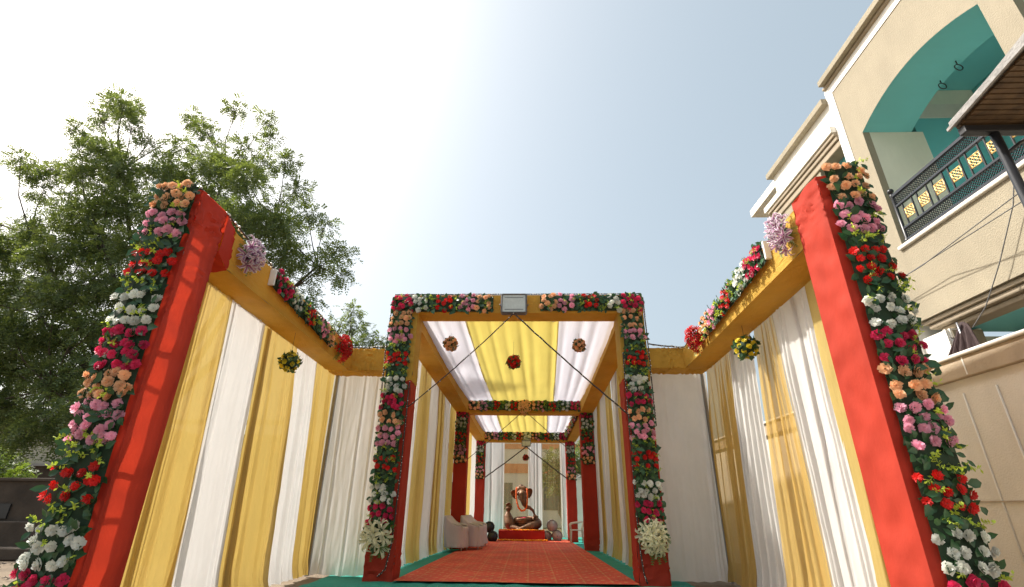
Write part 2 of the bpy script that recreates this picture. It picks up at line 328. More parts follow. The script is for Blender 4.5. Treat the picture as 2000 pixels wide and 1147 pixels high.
def garland(label, cat, group, o, u, v, n, L_, W, bands, rr_=.055, leaf=.10, small=False, maxleaf=240, W2=None, name='flower_garland', dens=1.0):
    """o = start corner, u = run direction (length L_), v = across (width W), n = outward; bands = (end distance, flower or None)"""
    o, u, v, n = map(Vector, (o, u, v, n)); t = thing(name, o, label, cat, group); W2 = W2 or W
    wat = lambda a: W+(W2-W)*a/L_
    mb = MB(); nu = max(4, int(L_/.12))
    def bf(i, j): a = i*L_; w_ = wat(a)*.9; return o+u*a+v*((j-.5)*w_+W/2)+n*(.035*math.sin(PI*j)+.02*noise.noise(Vector((a*7, j*3, L_)))+.012)
    mb.add(*grid_mesh(nu, 4, bf)); mb.build('backing', 'backing', t, recalc=False)
    stuff_l = MB(); nl = 0; a = 0; leaves = []; spr = []; flw = []
    for end, col in bands:
        la = end-a
        if col:
            rows = max(1, round(la/(rr_*2.0))); cols = max(2, round(wat(a)/(rr_*2.0)))
            for i in range(rows):
                for j in range(cols):
                    if random.random() < .04: continue
                    x = a+(i+.5)*la/rows+rnd(-.55, .55)*rr_; y = W/2+((j+.5+(.22 if i % 2 else -.22))/cols-.5)*wat(x)*.96+rnd(-.5, .5)*rr_
                    side = (y-W/2)/(wat(x)/2)
                    nn = (n+v*side*.55+u*rnd(-.3, .3)+v*rnd(-.25, .25)).normalized()
                    flw.append((col, o+u*x+v*y+n*(.05+rnd(0, .035)-.03*side*side), nn))
            nsp = .10
        else: nsp = 1.0
        area = la*W
        for k in range(int(area*(230 if col else 300)*dens*(.10/leaf)**2)):
            x = rnd(a, end); y = rnd(.0, 1.0)*wat(x)+W/2-wat(x)/2; leaves.append((x, y, rnd(0, .075) if col else rnd(.01, .09)))
        for k in range(max(1, int(area*(20 if col else 95)*dens*(.10/leaf)))):
            spr.append((rnd(a, end), rnd(0, 1)*wat(a)+W/2-wat(a)/2))
        a = end
    if small:
        per = {}
        for col, p, nn in flw: bake(per.setdefault(col, MB()), random.choice(FL[col]), p, frame(nn, rnd(0, 6)), rr_*rnd(.85, 1.15))
        for col, m_ in per.items():
            ob = m_.build(FNAME[col]+'_cluster', col if col != 'yel' else 'yel', t, recalc=False); ob['kind'] = 'stuff'
    else:
        for col, p, nn in flw: put(FNAME[col], random.choice(FL[col]), t, p, frame(nn, rnd(0, 6), rnd(-.3, .3), rnd(0, 6)), rr_*rnd(.84, 1.10))
    random.shuffle(leaves)
    for x, y, h in leaves:
        side = (y-W/2)/(W/2); ang = rnd(0, 2*PI)
        d = u*math.cos(ang)+v*math.sin(ang)
        if abs(side) > .75: d = (v*(1 if side > 0 else -1)*.6+u*rnd(-1.2, 1.2)).normalized()
        r_ = leaf_rot(n, u, d, rnd(.05, .75)); p = o+u*x+v*y+n*h-d*leaf*.4; s = leaf*rnd(.75, 1.25)
        if small or nl >= maxleaf: bake(stuff_l, random.choice(LEAF), p, r_, s)
        else: put('leaf', random.choice(LEAF), t, p, r_, s); nl += 1
    if stuff_l.v: stuff_l.build('leaf_mass', 'leaf', t, recalc=False)['kind'] = 'stuff'
    ss = MB()
    for x, y in spr:
        ang = rnd(0, 6.28); d = u*math.cos(ang)+v*math.sin(ang); side = (y-W/2)/(W/2)
        if abs(side) > .7: d = (v*(1 if side > 0 else -1)+u*rnd(-.8, .8)).normalized()
        r_ = leaf_rot(n, u, d, rnd(.2, .9)); p = o+u*x+v*y+n*.06-d*leaf*(.9 if abs(side) > .7 else .3); s = leaf*1.25*rnd(.7, 1.15)
        if small: bake(ss, random.choice(SPR), p, r_, s)
        else: put('sprig', random.choice(SPR), t, p, r_, s)
    if ss.v: ss.build('sprig_mass', 'sprig', t, recalc=False)['kind'] = 'stuff'
    return t
def flower_ball(label, group, c, r, col, hang, rr_, nf=26):
    t = thing('flower_ball', c, label, 'flower ball', group); c = Vector(c)
    MB().ball(c, r*.72, 12, 8).build('core', 'backing', t)
    for i in range(nf*3):
        k = i % nf; z = 1-2*(k+.5)/nf; a = k*2.39996+(0 if i < nf else i*.7)
        if i >= nf: z = rnd(-1, 1); a = rnd(0, 6.28)
        d = Vector((math.sqrt(1-z*z)*math.cos(a), math.sqrt(1-z*z)*math.sin(a), z))
        if i < nf: put('rose' if col != 'red' else 'carnation', random.choice(FL[col]), t, c+d*r*.78, frame((d+Vector((rnd(-.2, .2),)*3)).normalized(), rnd(0, 6)), rr_*rnd(.85, 1.1))
        else:
            tn = d.orthogonal(); tn.rotate(Matrix.Rotation(rnd(0, 6.28), 3, d)); put('leaf', random.choice(LEAF), t, c+d*r*.74, leaf_rot(d, tn, tn, rnd(.3, 1.0)), r*.55*rnd(.8, 1.2))
    MB().tube([c+Vector((0, 0, r*.6)), Vector((c.x, c.y, hang))], .003, 5).build('string', 'cord', t)
    return t
def bouquet(label, group, c, n, mesh, R, nfl, size, lname, vert=1.4, ferns=10, tail=True):
    """a mound of flowers fixed to a cloth face, n = outward"""
    c, n = Vector(c), Vector(n).normalized(); t = thing('flower_bouquet', c, label, 'bouquet', group)
    s = n.cross(Vector((0, 0, 1))).normalized(); up = Vector((0, 0, 1))
    MB().ball(c, R*.45, 10, 7, sz=vert).build('core', 'backing', t)
    for i in range(nfl):
        q = math.sqrt((i+.5)/nfl); a = i*2.39996; x, z = math.cos(a)*q*R, math.sin(a)*q*R*vert
        h = math.sqrt(max(0, 1-q*q))*R*.6+rnd(-.03, .03)
        nn = (n*(1.1-q*.6)+s*x/R*.8+up*z/R*.6).normalized()
        put(lname, random.choice(mesh), t, c+s*x+up*z+n*(h+.04+rnd(-.02, .03)), frame(nn, rnd(0, 6), rnd(-.45, .45), rnd(0, 6)), size*rnd(.8, 1.2))
    for i in range(ferns):
        a = rnd(0, 6.28) if i > 3 else -PI/2+rnd(-.5, .5)
        d = s*math.cos(a)+up*math.sin(a)
        put('fern_frond', FERN, t, c+d*R*.6+n*.03, leaf_rot(n, d, d, rnd(.0, .5)), R*(1.5 if (tail and i < 3) else .9)*rnd(.8, 1.1))
    for i in range(26):
        a = rnd(0, 6.28); d = s*math.cos(a)+up*math.sin(a)
        put('leaf', random.choice(LEAF), t, c+d*R*rnd(.2, .95)+n*rnd(.05, .12), leaf_rot(n, d, d, rnd(.1, .7)), R*.5)
    return t
# ------------------------------------------------------------------ cloth pieces
def cover(name, mat, parent, lo, hi, faces='-x+x-y+y-z+z', res=.07, puff=.012, wr=.02, lo2=None, hi2=None, axis='z', seed=0, gather=()):
    """cloth pulled over a box; lo/hi corners at the start, lo2/hi2 at the far end of axis (for tapering beams)"""
    lo, hi = Vector(lo), Vector(hi); lo2 = Vector(lo2) if lo2 else None; hi2 = Vector(hi2) if hi2 else None
    ax = 'xyz'.index(axis); mb = MB(); cen = (lo+hi)/2
    def corner(t, p):                   # p in 0..1 box coords
        a, b = lo, hi
        if lo2: a = lo.lerp(lo2, p[ax]); b = hi.lerp(hi2, p[ax])
        q = Vector([a[i]+(b[i]-a[i])*p[i] for i in range(3)])
        if lo2: q[ax] = lo[ax]+(lo2[ax]-lo[ax])*p[ax]
        return q
    span = [abs((hi2 or hi)[i]-lo[i]) if i != ax else abs(((lo2 or hi)[i])-lo[i]) for i in range(3)]
    def disp(q, nrm, p):
        v = q*1.0+Vector((seed*3.1, 0, 0)); e = [1-abs(2*p[i]-1)**6 for i in range(3)]
        f = 1
        for i in range(3):
            if abs(nrm[i]) < .5 and i != ax: f *= e[i]
        d = puff*f*(.3+noise.noise(v*1.7)*1.4)+wr*f*.5*noise.noise(Vector((v.x*5, v.y*5, v.z*5)))
        for g, gw, ga in gather:        # tight gathers round a height/place along the axis
            k = math.exp(-((p[ax]-g)/gw)**2); d += ga*k*(abs(math.sin(9*noise.noise(Vector((v.x*2.2, v.y*2.2, v.z*6)))+v[ax]*26))-.6)
        return q+nrm*d
    for i in range(3):
        for s in (0, 1):
            if ('-+'[s]+'xyz'[i]) not in faces: continue
            a, b = [k for k in range(3) if k != i]; nrm = Vector((0, 0, 0)); nrm[i] = 1 if s else -1
            na, nb = max(2, int(span[a]/res)), max(2, int(span[b]/res))
            def fn(x, y):
                p = [0, 0, 0]; p[i] = s; p[a] = x; p[b] = y; return disp(corner(0, p), nrm, p)
            v, f = grid_mesh(na, nb, fn); mb.add(v, f, True)
    import bmesh
    me = mb.mesh(name, mat); bm = bmesh.new(); bm.from_mesh(me); bmesh.ops.remove_doubles(bm, verts=bm.verts, dist=.0015); bmesh.ops.recalc_face_normals(bm, faces=bm.faces)
    for e in bm.edges:
        if len(e.link_faces) == 2 and e.calc_face_angle(0) > .7: e.smooth = False
    bm.to_mesh(me); bm.free()
    return link(name, me, parent)
def curtain(label, cat, group, mat, a_top, b_top, a_bot, b_bot, zt_a, zt_b, zb, folds=5, amp=.05, seed=0, inward=(1, 0), hem=.1, name='curtain', parent=None, nseg=None, doubles=0):
    """cloth hanging from a_top-b_top (x,y) to a_bot-b_bot; inward = normal (x,y) of the folds"""
    rr = random.Random(seed); inw = Vector((inward[0], inward[1], 0)).normalized()
    width = math.hypot(b_top[0]-a_top[0], b_top[1]-a_top[1]); nu = nseg or max(60, int(width*130)); nv = 34
    fl = [(rr.uniform(.03, .97), rr.uniform(.018, .045)/max(width, .4), rr.uniform(.5, 1.2), rr.uniform(-.05, .05), rr.random()*6) for _ in range(folds)]
    ph = rr.random()*9
    def fn(i, j):
        zt = zt_a+(zt_b-zt_a)*i; z = zt+(zb-zt)*j
        x = a_top[0]+(b_top[0]-a_top[0])*i; y = a_top[1]+(b_top[1]-a_top[1])*i
        x2 = a_bot[0]+(b_bot[0]-a_bot[0])*i; y2 = a_bot[1]+(b_bot[1]-a_bot[1])*i
        d = 0
        for c, w_, h, dr, pp in fl:
            cc = c+dr*j+.006*math.sin(j*5+pp); q = (i-cc)/w_
            d += h*amp*.55*(math.tanh(q*5)-math.tanh((q-1.6)*2.2)) - h*amp*.4*math.exp(-((i-cc+w_*.45)/w_*3)**2)
        d += amp*.35*math.sin(i*width*9+ph+j*1.2)+amp*.25*noise.noise(Vector((i*width*6, j*2.5, ph)))+.008*noise.noise(Vector((i*width*14, j*9, ph)))
        d *= (.35+.65*min(1, j*4))
        if j > 1-hem: k = (j-1+hem)/hem; d += .05*k*k+.03*k*noise.noise(Vector((i*width*8, j*20, ph+4))); z += .03*k*noise.noise(Vector((i*width*5, 3, ph)))
        return Vector((x+(x2-x)*j, y+(y2-y)*j, z))+inw*d
    v, f = grid_mesh(nu, nv, fn); o = MB().add(v, f, True).build(name, mat, parent, recalc=False)
    if parent is None: tag(o, label, cat, group)
    rr = random.Random(seed+500)          # cloth doubled back behind the face: reads darker where light comes through
    for k in range(max(2, int(doubles*width)) if doubles else 0):
        c = rr.uniform(.02, .94); w0 = rr.choice((.02, .035, .05, .11))*rr.uniform(.8, 1.3)/width; dr = rr.uniform(-.03, .03); w1 = w0*rr.uniform(.7, 1.6)
        def f2(i, j):
            q = min(1, max(0, c+dr*j+(w0+(w1-w0)*j)*i)); return fn(q, .01+j*.97)-inw*(.012+.006*k/4)
        v2, g2 = grid_mesh(4, nv, f2); MB().add(v2, g2, True).build('doubled_fold', mat, o, recalc=False)
    return o
random.seed(11)
# ================================================================== the setting
gm = MB(); n_ = 60
def gf(i, j):
    x = (i-.5); y = (j-.5); x = math.copysign(abs(x*2)**3, x)*400; y = math.copysign(abs(y*2)**3, y)*400+8
    z = -.02 + (.03*noise.noise(Vector((x*.6, y*.6, 0))) if abs(x) > 4.6 and abs(x) < 40 else 0)
    return (x, y, z)
gm.add(*grid_mesh(n_, n_, gf), True); struct(gm.build('ground', 'earth', recalc=False))
def sheet(name, mat, x0, x1, y0, y1, z, wr=0, res=.12, x0b=None, x1b=None):
    nx, ny = int((x1-x0)/res), int((y1-y0)/res)
    def fn(i, j):
        a = x0+(x0b-x0 if x0b is not None else 0)*j; b = x1+(x1b-x1 if x1b is not None else 0)*j
        x = a+(b-a)*i; y = y0+(y1-y0)*j; e = noise.noise(Vector((x*.9, y*.9, z*50)))*wr*.6+abs(noise.noise(Vector((x*3, y*2.2, 5))))*wr
        edge = .10*noise.noise(Vector((x*.8, 1, 1))) if j == 0 else 0
        return (x, y+edge, z+max(0, e))
    return MB().add(*grid_mesh(nx, ny, fn), True).build(name, mat, recalc=False)
tm = sheet('floor_mat', 'teal_mat', -3.6, 2.75, 8.7, 23.5, .0, .03); struct(tm)
rc = sheet('red_carpet', 'carpet', -2.25, 1.84, 9.28, 20.9, .045, .0, .3, -1.75, 1.55); struct(rc)
# ------------------------------------------------------------------ outer gate pillars
def truss(parent, x0, x1, y0, y1, z0, z1, step=.62, r=.027):
    for x in (x0, x1):
        for y in (y0, y1): MB().box(x-r, x+r, y-r, y+r, z0, z1).build('frame_pole', 'steel', parent)
    z = z0+.35
    while z < z1:
        for (xa, ya, xb, yb) in ((x0, y0, x1, y0), (x1, y0, x1, y1), (x1, y1, x0, y1), (x0, y1, x0, y0)):
            MB().tube([(xa, ya, z), (xb, yb, z)], r*.8, 6).build('frame_rung', 'steel', parent)
        z += step
def gate_pillar(x0, x1, y0, y1, zt, label, openface, gat):
    t = thing('gate_pillar', ((x0+x1)/2, (y0+y1)/2, 0), label, 'pillar', 'red cloth covered pillars at the front of the enclosure')
    fc = '-x+x-y+y+z'
    for q in openface: fc = fc.replace(q, '')
    cover('cloth_cover', 'red_cloth', t, (x0, y0, 0), (x1, y1, zt), fc, .035, .014, .05, gather=gat, seed=x0)
    truss(t, x0+.07, x1-.10, y0+.06, y1-.06, 0, zt-.05, 1.15)
    return t
gate_pillar(-4.05, -3.58, 4.37, 4.84, 4.36, 'red cloth pillar with sunlight glowing through it, in front of the big tree', ('-x',), ((.93, .05, .05), (.80, .03, .02), (.70, .03, .015), (.02, .03, .03)))
gate_pillar(3.11, 3.60, 4.41, 4.93, 4.50, 'plain smooth red cloth pillar standing beside the beige house with the balcony', ('+x',), ((.94, .04, .03), (.03, .05, .03)))
# red cloth that turns the corner onto the left beam
rw = cover('cloth_wrap', 'red_cloth', None, (-4.05, 4.845, 3.86), (-3.565, 5.12, 4.34), '-x+x-z+z', .035, .02, .03, lo2=(-4.05, 5.12, 3.74), hi2=(-3.60, 5.12, 4.25), axis='y', gather=((.9, .3, .03),))
tag(rw, 'gathered end of red cloth wrapped over the near end of the left mustard beam', 'cloth')
# ------------------------------------------------------------------ side beams
def side_beam(xi, xo, y0, y1, zl0, zt0, zl1, zt1, label, group, seed=1, gat=()):
    t = thing('cloth_beam', ((xi+xo)/2, y0, zl0), label, 'beam', group); a, b = min(xi, xo), max(xi, xo)
    cover('cloth_cover', 'mustard', t, (a, y0, zl0), (b, y1, zt0), '-x+x-z+z-y+y', .08, .014, .03, lo2=(a, y1, zl1), hi2=(b, y1, zt1), axis='y', seed=seed, gather=gat+((.22, .02, .012), (.45, .015, .012), (.7, .02, .012), (.97, .03, .03)))
    for x in (a+.06, b-.06):
        MB().tube([(x, y0+.05, zl0+.05), (x, y1-.05, zl1+.05)], .02, 6).build('frame_pole', 'steel', t)
    return t
G_SB = 'mustard cloth beams of the front enclosure'
side_beam(-3.60, -4.05, 5.10, 9.52, 3.76, 4.26, 3.68, 4.12, 'left mustard cloth beam running from the sunlit red pillar towards the arch', G_SB, 1, ((.02, .03, .02),))
side_beam(3.12, 3.60, 4.94, 9.52, 3.90, 4.42, 3.74, 4.13, 'right mustard cloth beam running from the plain red pillar towards the arch', G_SB, 2, ((.02, .03, .015),))
def cross_beam(x0, x1, y0, y1, zl, zt, label, seed, gx, dz=0):
    t = thing('cloth_beam', ((x0+x1)/2, y0, zl), label, 'beam', G_SB)
    cover('cloth_cover', 'mustard', t, (x0, y0, zl), (x1, y1, zt), '-x+x-y+y-z+z', .035, .012, .03, seed=seed, axis='x', gather=((gx, .35, .045), (1-gx, .12, .035)))
    MB().tube([(x0+.05, y0+.1, zl+.06), (x1-.05, y0+.1, zl+.06)], .02, 6).build('frame_pole', 'steel', t)
    return t
cross_beam(-4.04, -2.80, 9.53, 10.0, 3.68, 4.13, 'short puckered mustard beam linking the left side beam to the arch', 5, .3)
cross_beam(2.40, 3.59, 9.53, 10.0, 3.75, 4.16, 'short puckered mustard beam linking the right side beam to the arch', 6, .7)
# corner posts
cp = MB().box(-4.03, -3.97, 9.96, 10.02, 0, 3.70).build('corner_pole', 'steel'); tag(cp, 'thin pole in the back left corner where the yellow and white curtains meet', 'pole')
cp = MB().box(3.56, 3.61, 9.96, 10.02, 0, 3.76).build('corner_pole', 'steel'); tag(cp, 'thin pole in the back right corner beside the sheer yellow curtain', 'pole')
# ------------------------------------------------------------------ curtains of the enclosure
GL = 'striped curtains of the left wall'; GR = 'striped curtains of the right wall'
for i, (m_, t0, t1, b0, b1, fo, lab) in enumerate([
    ('yellow', 4.84, 5.99, 4.86, 6.19, 4, 'yellow curtain next to the sunlit red pillar'),
    ('white', 5.97, 6.95, 6.17, 7.17, 3, 'broad white curtain, the nearer of two white ones on the left wall'),
    ('yellow', 6.93, 8.10, 7.15, 8.35, 6, 'yellow curtain between the two white curtains of the left wall'),
    ('white', 8.08, 9.01, 8.33, 9.37, 5, 'narrow white curtain on the left wall behind the yellow flower ball'),
    ('yellow', 8.99, 10.0, 9.35, 10.06, 6, 'yellow curtain closing the far left corner of the enclosure')]):
    curtain(lab, 'curtain', GL, m_, (-4.02-.012*i, t0), (-4.02-.012*i, t1), (-4.0-.012*i, b0), (-4.0-.012*i, b1), 3.80-.02*i, 3.78-.02*i, .03, fo, .045, 20+i, doubles=2.8)
for i, (m_, t0, t1, b0, b1, fo, lab) in enumerate([
    ('yellow', 4.93, 5.86, 4.93, 5.92, 2, 'thin strip of yellow curtain beside the plain red pillar'),
    ('white', 5.84, 6.86, 5.88, 6.80, 5, 'broad bright white curtain on the right wall carrying the flower shadows'),
    ('yellow_sheer', 6.84, 7.50, 6.76, 7.92, 6, 'sheer yellow curtain flaring towards the ground behind the right flower ball'),
    ('white', 7.66, 8.62, 7.88, 8.97, 7, 'second white curtain on the right wall, between two sheer yellow ones'),
    ('yellow_sheer', 8.60, 9.84, 8.95, 10.0, 7, 'sheer yellow curtain next to the back right corner')]):
    curtain(lab, 'curtain', GR, m_, (3.60+.012*i, t0), (3.60+.012*i, t1), (3.58+.012*i, b0), (3.58+.012*i, b1), 3.95-.03*i, 3.92-.03*i, .03, fo, .06, 40+i, (-1, 0), doubles=1.6)
GP = 'plain off-white panels beside the arch'
curtain('off-white panel between the left curtains and the arch', 'curtain', GP, 'white_panel', (-4.11, 10.04), (-2.72, 10.03), (-4.10, 10.05), (-2.70, 10.03), 3.72, 3.72, .02, 3, .02, 61, (0, -1), nseg=90)
curtain('off-white panel between the arch and the right curtains', 'curtain', GP, 'white_panel', (2.36, 10.03), (3.68, 10.03), (2.30, 10.03), (3.60, 10.03), 3.78, 3.78, .02, 3, .02, 62, (0, -1), nseg=90)
# ------------------------------------------------------------------ the passage: three portals
def pillar(x0, x1, y0, y1, zt, label, group, upper=None, inner=None, gat=((.05, .06, .03),)):
    t = thing('cloth_pillar', ((x0+x1)/2, (y0+y1)/2, 0), label, 'pillar', group)
    zr = upper if upper else zt
    cover('red_cloth', 'red_cloth', t, (x0, y0, 0), (x1, y1, zr), '-x+x-y+y', .055, .012, .03, gather=gat, seed=x0)
    if upper: cover('mustard_cloth', 'mustard', t, (x0-.004, y0-.004, upper-.02), (x1+.004, y1+.004, zt), '-x+x-y+y+z', .05, .012, .03, gather=((.08, .1, .03),), seed=x1)
    truss(t, x0+.07, x1-.07, y0+.07, y1-.07, 0, zt-.06, .9)
    return t
GA = 'red cloth pillars of the flower passage'
pillar(-2.80, -2.29, 9.40, 9.88, 4.86, 'left front pillar of the flower arch, red below and mustard above', GA, 3.45, gat=((.06, .09, .045), (.9, .1, .02)))
pillar(1.86, 2.37, 9.40, 9.88, 4.90, 'right front pillar of the flower arch, red below and mustard above', GA, 3.50, gat=((.06, .09, .045), (.9, .1, .02)))
t = thing('cloth_beam', (-.2, 9.4, 4.86), 'mustard cloth beam across the top of the flower arch, under the floodlight', 'beam', 'mustard cloth beams of the passage')
cover('cloth_cover', 'mustard', t, (-2.81, 9.39, 4.865), (2.38, 9.89, 5.27), '-x+x-y+y-z+z', .07, .010, .02, axis='x', seed=9)
for z in (4.92, 5.2): MB().tube([(-2.75, 9.6, z), (2.3, 9.6, z)], .02, 6).build('frame_pole', 'steel', t)
GM = 'mustard cloth beams of the passage'
def pass_beam(label, a, b, za, zb, y0, y1, a2, b2, za2, zb2, seed):
    t = thing('cloth_beam', ((a+b)/2, y0, za), label, 'beam', GM)
    cover('cloth_cover', 'mustard', t, (a, y0, za), (b, y1, zb), '-x+x-z+z', .09, .010, .03, lo2=(a2, y1, za2), hi2=(b2, y1, zb2), axis='y', seed=seed)
    MB().tube([((a+b)/2, y0, za+.06), ((a2+b2)/2, y1, za2+.06)], .02, 6).build('frame_pole', 'steel', t)
pass_beam('left mustard beam under the passage ceiling, first bay', -2.80, -2.30, 4.66, 5.0, 9.89, 16.40, -2.38, -1.97, 4.05, 4.50, 3)
pass_beam('right mustard beam under the passage ceiling, first bay', 1.87, 2.37, 4.70, 5.04, 9.89, 16.40, 1.74, 2.15, 4.05, 4.50, 4)
pass_beam('left mustard beam under the passage ceiling, far bay', -2.38, -1.97, 4.02, 4.42, 16.80, 20.2, -2.06, -1.72, 3.58, 3.95, 13)
pass_beam('right mustard beam under the passage ceiling, far bay', 1.74, 2.15, 4.02, 4.42, 16.80, 20.2, 1.56, 1.90, 3.58, 3.95, 14)
pillar(-2.38, -1.96, 16.40, 16.80, 4.05, 'left red pillar in the middle of the passage, behind the covered chairs', GA)
pillar(1.72, 2.15, 16.40, 16.80, 4.05, 'right red pillar in the middle of the passage', GA)
pillar(-2.05, -1.70, 20.2, 20.55, 3.58, 'left red pillar at the far end of the passage, near the black discs', GA)
pillar(1.50, 1.86, 20.2, 20.55, 3.58, 'right red pillar at the far end of the passage, beside the plastic chair', GA)
t = thing('cloth_beam', (-.1, 16.4, 4.03), 'mustard beam across the middle of the passage, above the hanging wires', 'beam', GM)
cover('cloth_cover', 'mustard', t, (-2.37, 16.41, 4.02), (2.14, 16.79, 4.46), '-y+y-z+z', .09, .008, .02, axis='x', seed=21)
t = thing('cloth_beam', (-.1, 20.2, 3.56), 'mustard beam across the far end of the passage, above the elephant statue', 'beam', GM)
cover('cloth_cover', 'mustard', t, (-2.05, 20.21, 3.56), (1.86, 20.54, 3.95), '-y+y-z+z', .09, .008, .02, axis='x', seed=22)
# ceiling drapes
def ceiling(label, mat, group, y0, y1, z0, z1, xa0, xb0, xa1, xb1, folds, seed, sag=.10):
    rr = random.Random(seed); fl = [((k+.5+rr.uniform(-.2, .2))/folds, rr.uniform(.10, .16)/folds*1.6, rr.uniform(.7, 1.2)) for k in range(folds)]
    def fn(i, j):
        x = (xa0+(xa1-xa0)*j)+((xb0+(xb1-xb0)*j)-(xa0+(xa1-xa0)*j))*i; y = y0+(y1-y0)*j; z = z0+(z1-z0)*j-sag*math.sin(PI*j)
        d = sum(h*.07*math.exp(-((i-c)/w_)**2) for c, w_, h in fl)
        z -= d*.8*(.4+.6*math.sin(PI*min(1, j*1.0+.05))) + .02*noise.noise(Vector((x*4, y*.7, seed)))+.012*noise.noise(Vector((x*3, y*3, seed)))
        return (x, y, z)
    o = MB().add(*grid_mesh(70, 40, fn), True).build('ceiling_drape', mat, recalc=False); tag(o, label, 'ceiling cloth', group)
GC = 'cloth strips of the passage ceiling'
def bay(y0, y1, z0, z1, l0, r0, l1, r1, where, seed):
    f = lambda l, r, k: l+(r-l)*k
    for (m_, a, b, c, d, n_, nm) in (('ceil_white', -.03, .235, -.03, .225, 3, 'left white'), ('ceil_yellow', .225, .71, .22, .76, 6, 'broad yellow'), ('ceil_white', .70, 1.03, .75, 1.03, 4, 'right white')):
        ceiling('%s cloth strip of the passage ceiling, %s bay' % (nm, where), m_, GC, y0, y1, z0-(.012 if 'y' in m_[5:] else 0), z1, f(l0, r0, a), f(l0, r0, b), f(l1, r1, c), f(l1, r1, d), n_, seed+n_)
bay(9.86, 16.45, 4.90, 4.44, -2.32, 1.90, -2.0, 1.78, 'near', 71)
bay(16.75, 20.25, 4.38, 3.93, -2.0, 1.78, -1.75, 1.58, 'far', 81)
# passage side curtains
GT = 'striped curtains along the passage'
def side_run(x0, x1, y0, y1, zt0, zt1, cuts, cols, side, seed):
    for i, m_ in enumerate(cols):
        a, b = cuts[i], cuts[i+1]; f = lambda k: x0+(x1-x0)*k; yy = lambda k: y0+(y1-y0)*k
        inw = (1, 0) if side == 'left' else (-1, 0); off = (-.008 if side == 'left' else .008)*(i % 2)
        curtain('%s curtain, number %s from the front along the %s side of the passage' % ('yellow' if 'y' in m_ else 'white', ('one two three four five six seven eight nine ten eleven'.split())[i], side),
                'curtain', GT, m_, (f(a)+off, yy(a)), (f(b)+off, yy(b)), (f(a)+off, yy(a)), (f(b)+off, yy(b)), zt0+(zt1-zt0)*a+.1, zt0+(zt1-zt0)*b+.1, .03, 4, .05, seed+i, inw, nseg=44, doubles=2)
side_run(-2.80, -2.40, 9.88, 16.45, 4.66, 4.05, (0, .11, .31, .47, .6, .73, .86, 1.0), ('yellow', 'white', 'yellow', 'white', 'yellow', 'white', 'yellow'), 'left', 100)
side_run(2.38, 2.17, 9.88, 16.45, 4.70, 4.05, (0, .13, .28, .40, .52, .66, .80, .90, 1.0), ('white', 'white', 'yellow', 'white', 'yellow', 'white', 'yellow', 'white'), 'right', 120)
for i, m_ in enumerate(('yellow', 'white', 'yellow', 'white')):
    a, b = i/4, (i+1)/4; y = lambda k: 16.8+3.4*k; x = lambda k: -2.40+.33*k
    curtain(['nearest yellow curtain strip in the far left bay', 'white curtain strip in the middle of the far left bay', 'second yellow curtain strip in the far left bay', 'last white curtain strip in the far left bay'][i], 'curtain', GT, m_, (x(a), y(a)), (x(b), y(b)), (x(a), y(a)), (x(b), y(b)), 4.1-.4*a, 4.1-.4*b, .03, 4, .04, 140+i, (1, 0), nseg=30)
GB = 'curtains behind the statue'
for i, (m_, a, b, lab) in enumerate((('white', -2.3, -1.02, 'white curtain behind the left half of the statue'), ('cream_sheer', -1.04, .02, 'see-through cream curtain right behind the statue head'), ('white', .0, .62, 'white curtain to the right of the statue head'),
                                     ('cream_sheer', .60, 1.40, 'see-through cream curtain behind the drums'), ('white', 1.38, 1.85, 'narrow white curtain at the right end of the back wall'))):
    curtain(lab, 'curtain', GB, m_, (a, 22.3+.01*i), (b, 22.3+.01*i), (a, 22.3+.01*i), (b, 22.3+.01*i), 4.0, 4.0, .03, 5, .05, 160+i, (0, -1), nseg=50)
rodd = MB().tube([(-2.35, 22.3, 4.02), (1.9, 22.3, 4.02)], .025, 6).build('curtain_rod', 'steel'); tag(rodd, 'rod carrying the curtains behind the statue', 'rod')
# ================================================================== flower garlands
X_, Y_, Z_ = Vector((1, 0, 0)), Vector((0, 1, 0)), Vector((0, 0, 1))
def bands(zt, seq): return [(zt-z, c) for c, z in seq]
GO = 'flower garlands on the outer gate pillars'
garland('flower garland on the left gate pillar, beside the big tree', 'flower garland', GO, (-4.07, 4.35, 4.42), -Z_, X_, -Y_, 4.32, .47,
        bands(4.42, [('peach', 4.06), ('pink', 3.73), (None, 3.57), ('red', 3.26), (None, 3.10), ('snow', 2.74), ('crimson', 2.31), ('peach', 2.03), ('pink', 1.66), (None, 1.50), ('red', 1.18), (None, 1.06), ('snow', .70), ('crimson', .36), ('peach', .10)]), .052, .098, maxleaf=285)
garland('flower garland on the right gate pillar, in front of the beige house', 'flower garland', GO, (3.17, 4.39, 4.60), -Z_, X_, -Y_, 4.5, .44,
        bands(4.60, [('peach', 4.14), ('pink', 3.74), (None, 3.60), ('red', 3.20), (None, 3.10), ('snow', 2.75), ('crimson', 2.39), ('peach', 2.07), ('pink', 1.68), (None, 1.50), ('red', 1.20), (None, 1.08), ('snow', .76), ('crimson', .40), ('peach', .10)]), .052, .098, maxleaf=285)
GI = 'flower garlands on the arch'
garland('flower garland down the left pillar of the arch', 'flower garland', GI, (-2.83, 9.38, 4.90), -Z_, X_, -Y_, 4.1, .46,
        bands(4.90, [('peach', 4.52), ('pink', 4.19), (None, 4.02), ('red', 3.70), (None, 3.50), ('snow', 3.16), ('crimson', 2.86), ('peach', 2.58), ('pink', 2.20), (None, 2.03), ('red', 1.74), (None, 1.58), ('snow', 1.21), ('crimson', .85)]), .060, .10, maxleaf=170, W2=.44)
